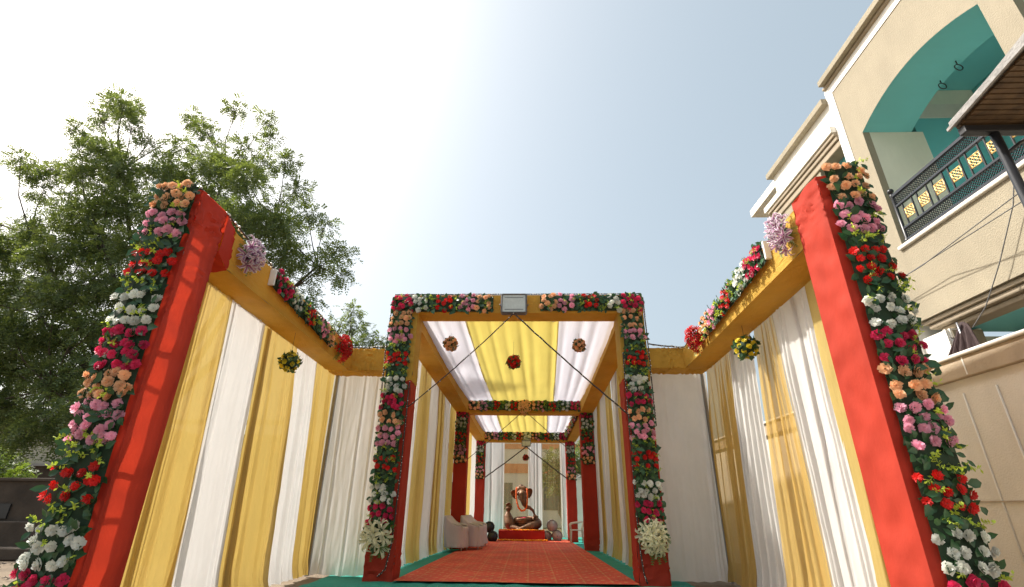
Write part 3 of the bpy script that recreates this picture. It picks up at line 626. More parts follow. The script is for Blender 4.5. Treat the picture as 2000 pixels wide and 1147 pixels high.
garland('flower garland down the right pillar of the arch', 'flower garland', GI, (1.90, 9.38, 4.92), -Z_, X_, -Y_, 4.1, .46,
        bands(4.92, [('peach', 4.52), ('pink', 4.25), (None, 4.07), ('red', 3.73), (None, 3.56), ('snow', 3.23), ('crimson', 2.94), ('peach', 2.67), ('pink', 2.34), (None, 2.17), ('red', 1.86), (None, 1.66), ('snow', 1.33), ('crimson', .95)]), .060, .10, maxleaf=170)
garland('flower garland along the top beam of the arch, left of the floodlight', 'flower garland', GI, (-2.83, 9.37, 5.24), X_, -Z_, -Y_, 2.12, .38,
        [(.44, 'crimson'), (.75, 'snow'), (.92, None), (1.30, 'red'), (1.42, None), (1.74, 'pink'), (2.12, 'peach')], .060, .10, maxleaf=120)
garland('flower garland along the top beam of the arch, right of the floodlight', 'flower garland', GI, (.26, 9.37, 5.26), X_, -Z_, -Y_, 2.10, .38,
        [(.36, 'peach'), (.70, 'pink'), (.87, None), (1.20, 'red'), (1.38, None), (1.66, 'snow'), (2.10, 'crimson')], .060, .10, maxleaf=120)
GS = 'short garlands on the side beams'
sl_ = (Vector((-3.58, 8.35, 3.90))-Vector((-3.57, 6.02, 4.08)))
garland('garland on the left side beam, starting at a white foam end', 'flower garland', GS, (-3.56, 6.05, 4.24), sl_.normalized(), -Z_, X_, 2.3, .30,
        [(.50, 'crimson'), (.85, 'snow'), (1.05, None), (1.40, 'red'), (1.60, None), (1.95, 'pink'), (2.30, 'peach')], .052, .09, maxleaf=120)
sr_ = (Vector((3.08, 8.15, 4.12))-Vector((3.08, 5.62, 4.36)))
garland('garland on the right side beam, starting at a white foam end', 'flower garland', GS, (3.08, 5.64, 4.44), sr_.normalized(), -Z_, -X_, 2.5, .34,
        [(.50, 'crimson'), (.90, 'snow'), (1.12, None), (1.55, 'red'), (1.75, None), (2.10, 'pink'), (2.50, 'peach')], .052, .09, maxleaf=120)
fb = MB().box(-3.59, -3.50, 6.00, 6.03, 3.96, 4.20).build('foam_block', 'foam', bevel=.008); tag(fb, 'white foam block at the near end of the garland on the left side beam', 'foam block')
fb = MB().box(3.03, 3.11, 5.58, 5.62, 4.12, 4.38).build('foam_block', 'foam', bevel=.008); tag(fb, 'white foam block at the near end of the garland on the right side beam', 'foam block')
# inside the passage: too small to pick the flowers apart, still geometry
GN = 'garlands inside the passage'
seqp = lambda zt, zb: [(k*(zt-zb)/5.0, c) for k, c in zip((1, 2, 3, 4, 5), ('crimson', 'snow', 'red', 'pink', 'peach'))]
def seq2(L_): return [(L_*k, c) for k, c in ((.12, 'crimson'), (.32, 'snow'), (.40, None), (.60, 'red'), (.66, None), (.84, 'pink'), (1.0, 'peach'))]
garland('garland on the left middle pillar of the passage', 'flower garland', GN, (-2.37, 16.38, 4.05), -Z_, X_, -Y_, 1.6, .38, seq2(1.6), .055, .11, True)
garland('garland on the right middle pillar of the passage', 'flower garland', GN, (1.74, 16.38, 4.05), -Z_, X_, -Y_, 1.6, .38, seq2(1.6), .055, .11, True)
garland('garland on the left far pillar of the passage', 'flower garland', GN, (-2.03, 20.18, 3.58), -Z_, X_, -Y_, 1.42, .31, seq2(1.42), .052, .11, True)
garland('garland on the right far pillar of the passage', 'flower garland', GN, (1.53, 20.18, 3.58), -Z_, X_, -Y_, 1.42, .31, seq2(1.42), .052, .11, True)
def across(L_): return [(L_*k, c) for k, c in ((.10, 'peach'), (.17, 'pink'), (.22, None), (.28, 'red'), (.33, None), (.38, 'snow'), (.44, 'red'), (.50, 'peach'), (.60, 'peach'), (.67, 'pink'), (.72, None), (.78, 'red'), (.83, None), (.90, 'snow'), (1.0, 'crimson'))]
garland('garland across the middle beam of the passage', 'flower garland', GN, (-1.97, 16.37, 4.44), X_, -Z_, -Y_, 3.72, .33, across(3.72), .055, .11, True)
garland('garland across the far beam above the elephant statue', 'flower garland', GN, (-1.72, 20.17, 3.94), X_, -Z_, -Y_, 3.30, .30, across(3.30), .052, .11, True)
garland('garland running back along the right beam of the far bay', 'flower garland', GN, (1.73, 16.85, 4.34), (Vector((1.53, 20.1, 3.9))-Vector((1.73, 16.85, 4.34))).normalized(), -Z_, -X_, 3.25, .30, across(3.25), .052, .12, True)
# ------------------------------------------------------------------ bouquets
LIL = [lily_mesh('lily', 'lilac', s, 6, .17, .5, two=((.34, .07, .26), (.86, .82, .83))) for s in (1, 2, 3)]; WL = [lily_mesh('lily', 'lily', s, 6, .15, .30) for s in (3, 4)]
PO = [lily_mesh('star_flower', 'poin', s, 9, .11, .3) for s in (5, 6)]
def bq(label, group, c, nrm, R, cnt, meshes, size, lname, **k): return bouquet(label, group, c, nrm, meshes, R, cnt, size, lname, **k)
GBQ = 'bouquets fixed to the side beams'
bq('lilac lily bouquet at the near end of the left side beam', GBQ, (-3.54, 5.38, 4.08), (1, -.4, 0), .13, 15, LIL, .115, 'lily', vert=1.75, ferns=16)
bq('lilac lily bouquet at the near end of the right side beam', GBQ, (3.05, 5.12, 4.20), (-1, -.4, 0), .13, 17, LIL, .105, 'lily', vert=1.9, ferns=16)
bq('scarlet star flower bouquet at the far end of the left side beam', GBQ, (-3.54, 8.78, 3.92), (1, -.4, 0), .15, 18, PO, .10, 'star_flower', vert=1.6)
bq('scarlet star flower bouquet at the far end of the right side beam', GBQ, (3.06, 8.45, 3.98), (-1, -.4, 0), .15, 18, PO, .10, 'star_flower', vert=1.6)
GW = 'cream lily bouquets low on the arch pillars'
bq('cream lily bouquet with big open flowers, low on the left pillar of the arch', GW, (-2.60, 9.36, .72), (0, -1, 0), .22, 9, WL, .185, 'lily', vert=1.05, ferns=26)
bq('dense cream lily bouquet low on the right pillar of the arch', GW, (2.13, 9.36, .74), (0, -1, 0), .20, 22, WL, .14, 'lily', vert=1.25, ferns=22)
bq('small peach bouquet at the middle of the second beam', 'small bouquets on the passage beams', (-.12, 16.32, 4.22), (0, -1, 0), .17, 16, [lily_mesh('lily', 'peach', 8)], .10, 'lily', ferns=8)
bq('small white bouquet at the middle of the far beam', 'small bouquets on the passage beams', (-.03, 20.1, 3.76), (0, -1, 0), .15, 12, [lily_mesh('lily', 'snow', 9)], .09, 'lily', ferns=6)
# ------------------------------------------------------------------ hanging balls
GBL = 'flower balls hanging on strings'
flower_ball('yellow flower ball hanging under the left side beam', GBL, (-3.74, 7.34, 3.24), .165, 'yel', 3.76, .042)
flower_ball('yellow flower ball hanging under the right side beam', GBL, (3.34, 7.27, 3.47), .185, 'yel', 3.86, .046)
flower_ball('peach flower ball hanging at the left of the passage ceiling', GBL, at(880, 672, 10.5), .165, 'peach', 4.80, .055)
flower_ball('peach flower ball hanging at the right of the passage ceiling', GBL, at(1131, 675, 10.5), .15, 'peach', 4.80, .05)
flower_ball('red flower ball hanging in the middle of the near bay', GBL, at(1003, 707, 11.0), .165, 'red', 4.76, .055, 34)
flower_ball('small dark red flower ball hanging in front of the back curtain', GBL, at(1027, 894, 18.6), .115, 'red', 4.1, .042, 24)
# ------------------------------------------------------------------ floodlights
def floodlight(label, x0, x1, z0, z1, y, tilt=.0):
    c = ((x0+x1)/2, y, (z0+z1)/2); w_, h_ = (x1-x0)/2, (z1-z0)/2; t = thing('floodlight', c, label, 'floodlight', 'floodlights on the passage beams')
    X0, X1, Z0, Z1 = x0, x1, z0, z1; b = h_*.16; k = h_*.14
    poly = lambda a, c_: [(X0+a, Z0+a+c_), (X0+a+c_, Z0+a), (X1-a-c_, Z0+a), (X1-a, Z0+a+c_), (X1-a, Z1-a-c_), (X1-a-c_, Z1-a), (X0+a+c_, Z1-a), (X0+a, Z1-a-c_)]
    fr = MB(); po, pi_ = poly(0, k), poly(b, .001)
    n = 8
    vs_ = [(p[0], y-.03, p[1]) for p in po]+[(p[0], y-.06, p[1]) for p in poly(b*.5, k*.5)]+[(p[0], y-.03, p[1]) for p in pi_]+[(p[0], y+.08, p[1]) for p in po]
    fs_ = []
    for i in range(n):
        j = (i+1) % n; fs_ += [(i, j, n+j, n+i), (n+i, n+j, 2*n+j, 2*n+i), (3*n+i, 3*n+j, j, i)]
    fs_.append(tuple(range(4*n-1, 3*n-1, -1))); fr.add(vs_, fs_); fr.build('lamp_frame', 'greyframe', t)
    MB().box(X0+b, X1-b, y-.034, y-.02, Z0+b, Z1-b).build('lamp_glass', 'glass_l', t)
    r = MB().box(X0+b*2.2, X1-b*2.2, y-.037, y-.0345, Z0+b*2.2, Z0+b*2.6); r.box(X0+b*2.2, X1-b*2.2, y-.037, y-.0345, Z1-b*2.8, Z1-b*2.5); r.build('reflector_line', 'greyframe', t)
    for (sx, sz) in ((0, 0), (1, 0), (0, 1), (1, 1)): MB().ball((X0+k*1.1 if not sx else X1-k*1.1, y-.05, Z0+k*1.1 if not sz else Z1-k*1.1), .012, 8, 5).build('screw', 'steel', t)
    MB().tube([(X0-.02, y+.03, (z0+z1)/2), (X0-.02, y+.10, (z0+z1)/2), (X1+.02, y+.10, (z0+z1)/2), (X1+.02, y+.03, (z0+z1)/2)], .012, 6).build('bracket', 'steel', t)
floodlight('large grey floodlight in the middle of the front beam of the arch', -.55, -.01, 4.80, 5.24, 9.27)
floodlight('small dark floodlight on the far beam above the statue', -.24, .12, 3.36, 3.60, 19.95)
# ------------------------------------------------------------------ cords and light strings
def cord(label, cat, group, pts, r, mat='cord', beads=0, bead_r=.012, sag=0, name='cord', beadmat='bulb', twist=True):
    P = [Vector(p) for p in pts]; fine = []
    for a, b in zip(P[:-1], P[1:]):
        n = max(4, int((b-a).length/.12))
        for i in range(n): k = i/n; fine.append(a.lerp(b, k)-Z_*sag*4*k*(1-k)+Vector((rnd(-1, 1), rnd(-1, 1), rnd(-1, 1)))*r*.3)
    fine.append(P[-1]); c = Vector(P[0]); t = thing(name, c, label, cat, group)
    MB().tube(fine, r, 6).build('cord_line', mat, t)
    if beads:
        mb = MB(); L_ = sum((b-a).length for a, b in zip(fine[:-1], fine[1:])); n = int(L_/beads)
        for i in range(n):
            k = i/n*(len(fine)-1); q = fine[int(k)].lerp(fine[min(int(k)+1, len(fine)-1)], k-int(k)); mb.ball(q+Vector((rnd(-1, 1), rnd(-1, 1), rnd(-1, 1)))*bead_r*.8, bead_r, 6, 4)
        mb.build('bulbs', beadmat, t)['kind'] = 'stuff'
    return t
GCX = 'stay wires under the floodlights'
fx = Vector((-.28, 9.24, 4.80))
cord('braided stay wire from the big floodlight down to the left pillar of the arch', 'wire', GCX, [fx, (-2.30, 9.36, 2.92)], .011, 'cord', .13, .013, .05, 'stay_wire', 'bulb')
cord('braided stay wire from the big floodlight down to the right pillar of the arch', 'wire', GCX, [fx, (1.90, 9.36, 2.80)], .015, 'cord', .11, .013, .03, 'stay_wire', 'bulb')
f2 = Vector((-.06, 19.95, 3.36))
cord('dark stay wire from the small floodlight down to the left far pillar', 'wire', GCX, [f2, (-1.70, 20.18, 2.2)], .022, 'cord', 0, .01, .02, 'stay_wire')
cord('dark stay wire from the small floodlight down to the right far pillar', 'wire', GCX, [f2, (1.52, 20.18, 2.2)], .022, 'cord', 0, .01, .02, 'stay_wire')
f3 = Vector((-.12, 16.25, 4.1))
cord('thin wire from the middle beam down to the left middle pillar', 'wire', GCX, [f3, (-1.96, 16.38, 2.55)], .010, 'cord', 0, .01, .02, 'stay_wire')
cord('thin wire from the middle beam down to the right middle pillar', 'wire', GCX, [f3, (1.74, 16.38, 2.55)], .010, 'cord', 0, .01, .02, 'stay_wire')
GLS = 'strings of small lights'
cord('string of small lights running down the inner edge of the left arch pillar', 'light string', GLS, [(-2.31, 9.36, 3.4), (-2.32, 9.36, 1.6), (-2.36, 9.37, .55), (-2.42, 9.36, .2), (-2.55, 9.37, .08)], .013, 'cord', .045, .010, 0, 'light_string')
cord('string of small lights running down the inner edge of the right arch pillar', 'light string', GLS, [(1.885, 9.36, 4.0), (1.89, 9.36, 1.6), (1.90, 9.37, .55), (1.93, 9.36, .2), (1.98, 9.37, .05)], .013, 'cord', .045, .010, 0, 'light_string')
cord('string of small lights on the outer edge of the left arch pillar', 'light string', GLS, [(-2.83, 9.35, 5.2), (-2.86, 9.37, 4.0), (-2.84, 9.37, 3.0)], .012, 'cord', .05, .013, 0, 'light_string')
cord('string of small lights on the outer edge of the right arch pillar', 'light string', GLS, [(2.385, 9.36, 5.2), (2.395, 9.37, 4.0), (2.39, 9.37, 2.6)], .012, 'cord', .05, .013, 0, 'light_string')
cord('string of white lights along the top of the left side beam', 'light string', GLS, [(-3.62, 4.36, 4.39), (-3.60, 4.9, 4.37), (-3.60, 6.0, 4.27), (-3.61, 7.8, 4.22), (-3.62, 9.5, 4.15), (-2.84, 9.5, 4.17)], .013, 'cord', .045, .017, .01, 'light_string')
cord('string of white lights along the top of the right side beam', 'light string', GLS, [(3.14, 5.4, 4.43), (3.14, 7.6, 4.28), (3.14, 9.5, 4.17), (2.9, 9.51, 4.19), (2.42, 9.5, 4.24)], .013, 'cord', .045, .017, .01, 'light_string')
cord('string of small lights along the top of the arch beam', 'light string', GLS, [(-2.8, 9.4, 5.29), (2.37, 9.4, 5.30)], .011, 'cord', .05, .012, 0, 'light_string')
# ================================================================== statue on its plinth
S = lambda cx, cy, Y=20.75: at(940+cx/7.17, 920+cy/7.17, Y)
pl = thing('statue_plinth', (-.26, 20.6, 0), 'low plinth covered with dark red cloth under the elephant statue', 'plinth')
cover('red_cloth', 'red_cloth_dark', pl, (-1.10, 20.12, 0), (.62, 21.3, .365), '-x+x-y+z', .05, .006, .03, seed=7)
MB().box(-1.07, .59, 20.16, 21.27, 0, .34).build('platform', 'oldwall', pl)
def petals(label, fn, n, mat, s=.022, name='marigold_petals', mat2=None):
    mb = MB()
    for i in range(n):
        p = Vector(fn()); a = rnd(0, 6.28); q = Matrix.Rotation(a, 3, 'Z') @ Matrix.Rotation(rnd(-.6, .6), 3, 'X')
        mb.add([p+q @ Vector(v)*s for v in ((-1, -.7, 0), (1, -.7, .1), (1.1, .7, .4), (-1, .8, .2))], [(0, 1, 2, 3)]); mb.add([p+Vector((0, 0, .01))+q @ Vector(v)*s for v in ((-.7, -1, 0), (.7, -1, .4), (.6, 1, 0), (-.7, .8, .5))], [(0, 1, 2, 3)])
    return tag(mb.build(name, mat, recalc=False), label, 'petals', kind='stuff')
petals('yellow marigold petals strewn on the edge of the red plinth', lambda: (rnd(-1.08, .60), 20.15+abs(random.gauss(0, .05)), .375+rnd(0, .02)), 420, 'marigold')
def fr_(): x = rnd(-1.1, .7); return (x, 20.0+.02*x+random.gauss(0, .06)-.18*math.cos(x*1.2), .055+rnd(0, .02))
petals('curved line of yellow marigold petals on the carpet in front of the plinth', fr_, 620, 'marigold', .026)
st = thing('elephant_statue', (-.25, 20.8, .37), 'aged copper statue of an elephant-headed seated figure holding a bowl of petals', 'statue')
body = MB()
def chain(mb, pts, rs, step=.03):
    for (a, b, ra, rb) in zip(pts[:-1], pts[1:], rs[:-1], rs[1:]):
        n = max(2, int((Vector(b)-Vector(a)).length/step))
        for i in range(n+1): k = i/n; mb.ball(Vector(a).lerp(Vector(b), k), ra+(rb-ra)*k, 12, 8)
m_ = .00268*1.0
# left raised arm growing out of the thigh, wrist, palm
chain(body, [S(440, 800, 20.7), S(395, 730, 20.75), S(375, 650, 20.8), S(375, 590, 20.8)], [.17, .215, .165, .09])
chain(body, [S(375, 590, 20.8), S(382, 545, 20.8)], [.075, .085]); chain(body, [S(375, 525, 20.8), S(395, 520, 20.77)], [.10, .09])
for k, (a, b, c) in enumerate((((360, 500), (355, 470), (372, 450)), ((378, 495), (378, 462), (394, 443)), ((396, 498), (402, 470), (412, 460)), ((410, 520), (420, 500), (428, 490)))):
    chain(body, [S(*a, 20.78), S(*b, 20.76), S(*c, 20.72)], [.042, .036, .022], .015)
# crossed legs
chain(body, [S(430, 790, 20.6), S(520, 812, 20.45), S(580, 815, 20.42)], [.11, .085, .06])
chain(body, [S(800, 745, 20.65), S(700, 775, 20.5), S(600, 800, 20.42), S(545, 812, 20.40)], [.14, .15, .09, .055])
chain(body, [S(790, 740, 20.8), S(720, 790, 20.75), S(600, 800, 20.9)], [.17, .14, .12])
chain(body, [S(440, 790, 20.95), S(600, 810, 21.0), S(760, 790, 20.95)], [.14, .12, .14])
for k in range(5): chain(body, [S(540-k*14, 815+k*2, 20.36), S(536-k*16, 826, 20.32)], [.022, .017], .012)
for k in range(5): chain(body, [S(575+k*12, 815+k*2, 20.36), S(578+k*14, 826, 20.33)], [.022, .017], .012)
# belly bowl
bowl_c = S(595, 660, 20.8)
for j, (rr_, dz) in enumerate(((.34, 0), (.345, -.05), (.32, -.12), (.27, -.20), (.19, -.27))):
    for k in range(40):
        a = 2*PI*k/40; body.ball(bowl_c+Vector((math.cos(a)*rr_, math.sin(a)*rr_*.85, dz+.05*math.cos(a)*0+.03*math.sin(a+.5))), .042, 8, 6)
for k in range(14): a = k*2.4; body.ball(bowl_c+Vector((math.cos(a)*.13*math.sqrt(k/7), math.sin(a)*.1, -.30)), .06, 8, 6)
# right hand with the sweet, arm behind
chain(body, [S(800, 760, 20.9), S(800, 700, 20.9), S(775, 668, 20.8)], [.12, .085, .07])
chain(body, [S(760, 665, 20.75), S(745, 675, 20.68)], [.11, .10])
for k in range(4): chain(body, [S(790-k*4, 640+k*14, 20.72), S(770-k*6, 632+k*16, 20.62), S(738-k*2, 640+k*15, 20.57)], [.032, .03, .022], .015)
body.ball(S(748, 630, 20.66), .07, 12, 8)
# trunk, from the face down to the hand
chain(body, [S(575, 330, 20.55), S(585, 400, 20.5), S(598, 455, 20.5), S(630, 500, 20.52), S(680, 518, 20.56), S(722, 552, 20.6), S(742, 600, 20.62), S(742, 622, 20.62)], [.155, .125, .10, .08, .062, .05, .042, .04])
# head
chain(body, [S(562, 290, 20.8), S(568, 330, 20.68)], [.19, .165]); chain(body, [S(535, 258, 20.76), S(598, 255, 20.76)], [.125, .125])
body.ball(S(515, 320, 20.62), .07); body.ball(S(625, 316, 20.62), .07)
chain(body, [S(560, 240, 20.82), S(560, 222, 20.84)], [.13, .10])
chain(body, [S(520, 375, 20.6), S(535, 400, 20.52)], [.04, .025]); chain(body, [S(628, 375, 20.6), S(622, 402, 20.52)], [.04, .02])
bo = body.build('body', 'bronze', st, recalc=False)
r = bo.modifiers.new('r', 'REMESH'); r.mode = 'VOXEL'; r.voxel_size = .014; r.use_smooth_shade = True
s_ = bo.modifiers.new('s', 'SMOOTH'); s_.iterations = 3; s_.factor = .5
def ear(pts, cup, Y, name):
    """lobed ear: outline points round a root edge, cupped, with ridges and thickness"""
    P = [S(x, y, Y) for x, y in pts]; c = sum(P, Vector())/len(P); n = len(P); mb = MB(); v = []; f = []
    rings = 5
    for r in range(rings+1):
        k = r/rings
        for i, p in enumerate(P): q = c.lerp(p, k); q = q+Vector((0, cup*(k*k)+.012*math.sin(i*2.1)*k, 0)); v.append(q)
    for r in range(rings):
        for i in range(n): f.append((r*n+i, r*n+(i+1) % n, (r+1)*n+(i+1) % n, (r+1)*n+i))
    mb.add(v, f, True); o = mb.build(name, 'bronze', st); sd = o.modifiers.new('s', 'SOLIDIFY'); sd.thickness = .035; ss = o.modifiers.new('d', 'SUBSURF'); ss.levels = 1; ss.render_levels = 1
ear([(500, 255), (450, 258), (395, 285), (412, 330), (440, 375), (475, 405), (492, 395), (508, 340)], -.07, 20.70, 'ear')
ear([(630, 250), (665, 236), (705, 238), (728, 270), (715, 330), (690, 375), (668, 392), (650, 375), (628, 320)], -.07, 20.70, 'ear')
for (x, y) in ((522, 308), (612, 306)): MB().ball(S(x, y, 20.56), .026, 8, 6, sz=.6).build('eye', 'black', st)
# bowl petals and the marigold string
pb = petals('dark red rose petals heaped inside the copper bowl of the statue', lambda: (lambda a, q: (bowl_c.x+math.cos(a)*q*.30, bowl_c.y+math.sin(a)*q*.25, bowl_c.z-.02-.06*q+rnd(0, .03)))(rnd(0, 6.28), math.sqrt(rnd(0, 1))), 500, 'crimson', .03, 'rose_petals')
mg = thing('marigold_string', S(560, 420, 20.5), 'orange marigold string hung over the head of the elephant statue', 'flower string')
def strand(pts, r=.035):
    mb = MB(); P = [S(x, y, Yq) for x, y, Yq in pts]; tot = []
    for a, b in zip(P[:-1], P[1:]):
        n = max(1, int((b-a).length/.032))
        for i in range(n): tot.append(a.lerp(b, i/n))
    for q in tot:
        q = q+Vector((rnd(-1, 1), rnd(-1, 1), rnd(-1, 1)))*.006
        mb.ball(q, r*rnd(.85, 1.1), 7, 5)
    mb.build('strand', 'orange', mg)['kind'] = 'stuff'
strand([(495, 235, 20.62), (486, 290, 20.52), (490, 380, 20.46), (500, 450, 20.40), (525, 520, 20.36), (565, 560, 20.36), (605, 550, 20.36), (632, 510, 20.38), (640, 440, 20.42), (645, 330, 20.5), (640, 240, 20.62)])
# ------------------------------------------------------------------ drums and black discs
def disc(name, label, cat, group, c, r, depth, skin, rim, hub=False):
    t = thing(name, (c[0], c[1], c[2]-r), label, cat, group)
    mb = MB(); pts = [Vector(c)+Y_*(-depth/2), Vector(c)+Y_*(depth/2)]; mb.tube(pts, r, 32); mb.build('shell', rim, t)
    MB().tube([Vector(c)+Y_*(-depth/2-.012), Vector(c)+Y_*(-depth/2-.001)], r*.90, 32).build('skin', skin, t)
    h = MB(); n = 40
    for k in range(n):
        a, b = 2*PI*k/n, 2*PI*(k+1)/n; h.tube([Vector(c)+Vector((math.cos(a)*r*.96, -depth/2-.012, math.sin(a)*r*.96)), Vector(c)+Vector((math.cos(b)*r*.96, -depth/2-.012, math.sin(b)*r*.96))], r*.045, 5, False)
    h.build('hoop', rim if rim != 'black' else 'darkmetal', t)
    if hub: MB().ball(Vector(c)+Y_*(-depth/2-.015), r*.12, 10, 6, sy=.3).build('hub', 'drum_rim', t)
    else:
        for k in range(8):
            a = 2*PI*k/8+.2; MB().tube([Vector(c)+Vector((math.cos(a)*r*1.03, -depth/2, math.sin(a)*r*1.03)), Vector(c)+Vector((math.cos(a)*r*1.03, depth/2, math.sin(a)*r*1.03))], .008, 5).build('tension_rod', 'steel', t)
GD = 'drums stacked beside the plinth'
d1 = at(940+1062/7.17, 920+925/7.17, 20.45); d2 = at(940+925/7.17, 920+925/7.17, 20.62)
disc('drum', 'drum on the floor at the right of the stack beside the plinth', 'drum', GD, (d1.x, 20.45, .205), .195, .42, 'drum_skin', 'drum_rim', True)
disc('drum', 'drum on the floor at the left of the stack, touching the plinth', 'drum', GD, (d2.x-.01, 20.62, .185), .175, .42, 'drum_skin', 'drum_rim', True)
disc('drum', 'drum lying on top of the two lower drums', 'drum', GD, ((d1.x+d2.x)/2, 20.5, .545), .205, .42, 'drum_skin', 'drum_rim')
GK = 'black round cases by the covered chairs'
k1 = at(940+110/7.17, 920+790/7.17, 19.6); k2 = at(940+160/7.17, 920+915/7.17, 19.6)
disc('round_case', 'lower black round case standing behind the covered chairs', 'case', GK, (k2.x, 19.6, .19), .185, .35, 'black', 'black')
disc('round_case', 'upper black round case leaning above the lower one', 'case', GK, (k1.x, 19.72, .50), .185, .35, 'black', 'black')
# ------------------------------------------------------------------ chairs
def plastic_chair(label, group, loc, ang, mat='plastic', cov=False):
    t = bpy.data.objects.new('covered_chair' if cov else 'plastic_chair', None); COL.objects.link(t); t.location = loc
    tag(t, label, 'chair', group)
    R = Matrix.Rotation(ang, 4, 'Z')
    def part(mb, name, m_, sm=None):
        me = mb.mesh(name, m_); o = bpy.data.objects.new(name, me); COL.objects.link(o); o.parent = t; o.matrix_basis = R
        if sm: x = o.modifiers.new('s', 'SOLIDIFY'); x.thickness = sm
        return o
    # local frame: faces +x
    for sx, sy in ((.20, .21), (.20, -.21), (-.20, .19), (-.20, -.19)):
        part(MB().tube([(sx*1.12, sy*1.12, 0), (sx, sy, .42)], [.016, .024], 8), 'leg', mat)
    part(MB().box(-.21, .23, -.22, .22, .41, .435), 'seat', mat).modifiers.new('b', 'BEVEL').width = .012
    def bk(i, j): a = (i-.5)*1.5; zz = .43+j*.42; return (-.20-.10*j+.06*(1-math.cos(a))*2, math.sin(a)*.24, zz-(.10*abs(i-.5)**2*4*j))
    part(MB().add(*grid_mesh(12, 6, bk), True), 'backrest', mat, .012)
    for s in (-1, 1):
        part(MB().tube([(-.22, s*.22, .70), (-.05, s*.25, .67), (.17, s*.25, .64), (.23, s*.24, .60), (.21, s*.23, .43)], [.02, .024, .024, .022, .02], 8), 'armrest', mat)
    if cov:
        # loose cloth cover: stepped silhouette of back and arms, open folds near the floor
        nu, nv = 44, 22
        def cf(i, j):
            a = 2*PI*i; ca, sa = math.cos(a), math.sin(a)
            sx = math.copysign(abs(ca)**.55, ca); sy = math.copysign(abs(sa)**.55, sa)
            back = max(0, min(1, (-sx+.15)/.9)); top = .64+(.88-.64)*back**1.6-.05*max(0, sx)
            z = top*(1-j)+.075*j; fl = 1+.10*j
            rx, ry = .27*fl, .285*fl; bx = -.10*(1-j)*back
            f_ = .022*j*math.sin(i*2*PI*9+1)+.012*noise.noise(Vector((ca*4, sa*4, j*3+loc[0])))
            if j < .02: rx *= .96; ry *= .96
            return ((rx+f_)*sx+bx, (ry+f_)*sy, z)
        part(MB().add(*grid_mesh(nu, nv, cf), True), 'cloth_cover', 'chair_cloth', .006)
        def tf(i, j):                     # cloth sagging over arms and seat
            a = 2*PI*i; ca, sa = math.cos(a), math.sin(a); sx = math.copysign(abs(ca)**.55, ca); sy = math.copysign(abs(sa)**.55, sa)
            back = max(0, min(1, (-sx+.15)/.9)); top = .64+.24*back**1.6-.05*max(0, sx); k = 1-j
            return (.262*sx*k-.10*back*k, .277*sy*k, top*k**.8*1+(1-k**.8)*.47)
        part(MB().add(*grid_mesh(nu, 8, tf), True), 'seat_cloth', 'chair_cloth', .004)
    return t
GCH = 'cloth covered chairs along the left side of the passage'
plastic_chair('nearest chair under a pinkish white cloth cover, against the striped curtain', GCH, (-2.02, 15.45, .05), rad(-12), cov=True)
plastic_chair('second chair under a pinkish white cloth cover, its back showing above the first', GCH, (-1.62, 16.0, .05), rad(-10), cov=True)
plastic_chair('furthest covered chair, mostly hidden beside the black round cases', GCH, (-1.60, 17.1, .05), rad(-8), cov=True)
plastic_chair('bare cream plastic armchair half hidden by the right middle pillar', None, (1.72, 19.2, .03), rad(180))
# ================================================================== the house on the right
H = thing('house', (7.6, 6.5, 0), 'beige and white house with a teal arched balcony on the right', 'house')
def hb(name, mat, x0, x1, y0, y1, z0, z1, parent=None, bevel=0): return MB().box(x0, x1, y0, y1, z0, z1).build(name, mat, parent or H, bevel=bevel)
# arch curve of the balcony opening: centre Y 6.76, spring z 8.44, crown 8.77
def arch_pts(yc, hw, zs, zc, n=16): return [(yc+hw*(1-2*k/n), zs+(zc-zs)*(1-(1-2*k/n)**2)) for k in range(n+1)]
def spandrel(yc, hw, yl, yr):
    a = arch_pts(yc, hw, 8.44, 8.78); n = len(a); v = []; f = []; mb = MB()
    for xx in (7.0, 7.14):
        v += [(xx, y, z) for y, z in a]+[(xx, y, 9.97) for y, z in a]
    for i in range(n-1):
        f += [(i, i+1, n+i+1, n+i), (2*n+i+1, 2*n+i, 3*n+i, 3*n+i+1)]
    mb.add(v, f); return mb
for yc, hw in ((6.77, 1.42), (3.53, 1.42)):
    spandrel(yc, hw, 0, 0).build('arch_wall', 'beige', H, recalc=False)
    a = arch_pts(yc, hw, 8.44, 8.78); mb = MB(); n = len(a)      # teal underside, one metre deep
    mb.add([(7.004, y, z) for y, z in a]+[(8.0, y, z) for y, z in a], [(i, i+1, n+i+1, n+i) for i in range(n-1)]); mb.build('arch_soffit', 'teal', H, recalc=False)
    mb = MB(); mb.add([(8.0, y, z) for y, z in a]+[(8.0, y, 9.97) for y, z in a], [(i, n+i, n+i+1, i+1) for i in range(n-1)]); mb.build('inner_arch_wall', 'teal', H, recalc=False)
hb('pilaster', 'beige', 7.0, 7.14, 8.191, 8.60, 4.30, 9.97); hb('pilaster', 'beige', 7.0, 7.14, 4.951, 5.349, 5.68, 9.97); hb('pilaster', 'beige', 7.0, 7.14, 1.6, 2.11, 5.68, 9.97)
hb('jamb', 'jamb', 7.14, 8.23, 8.193, 8.50, 4.4, 8.44); hb('jamb', 'jamb', 7.14, 8.0, 4.96, 5.34, 5.7, 8.44)
hb('parapet', 'beige', 7.0, 7.16, 1.0, 8.19, 4.30, 5.66)
hb('parapet_coping', 'cream', 6.94, 7.18, 1.0, 8.26, 5.665, 5.74, bevel=.02)
hb('balcony_floor', 'cream', 7.16, 9.6, 1.0, 8.19, 5.3, 5.45)
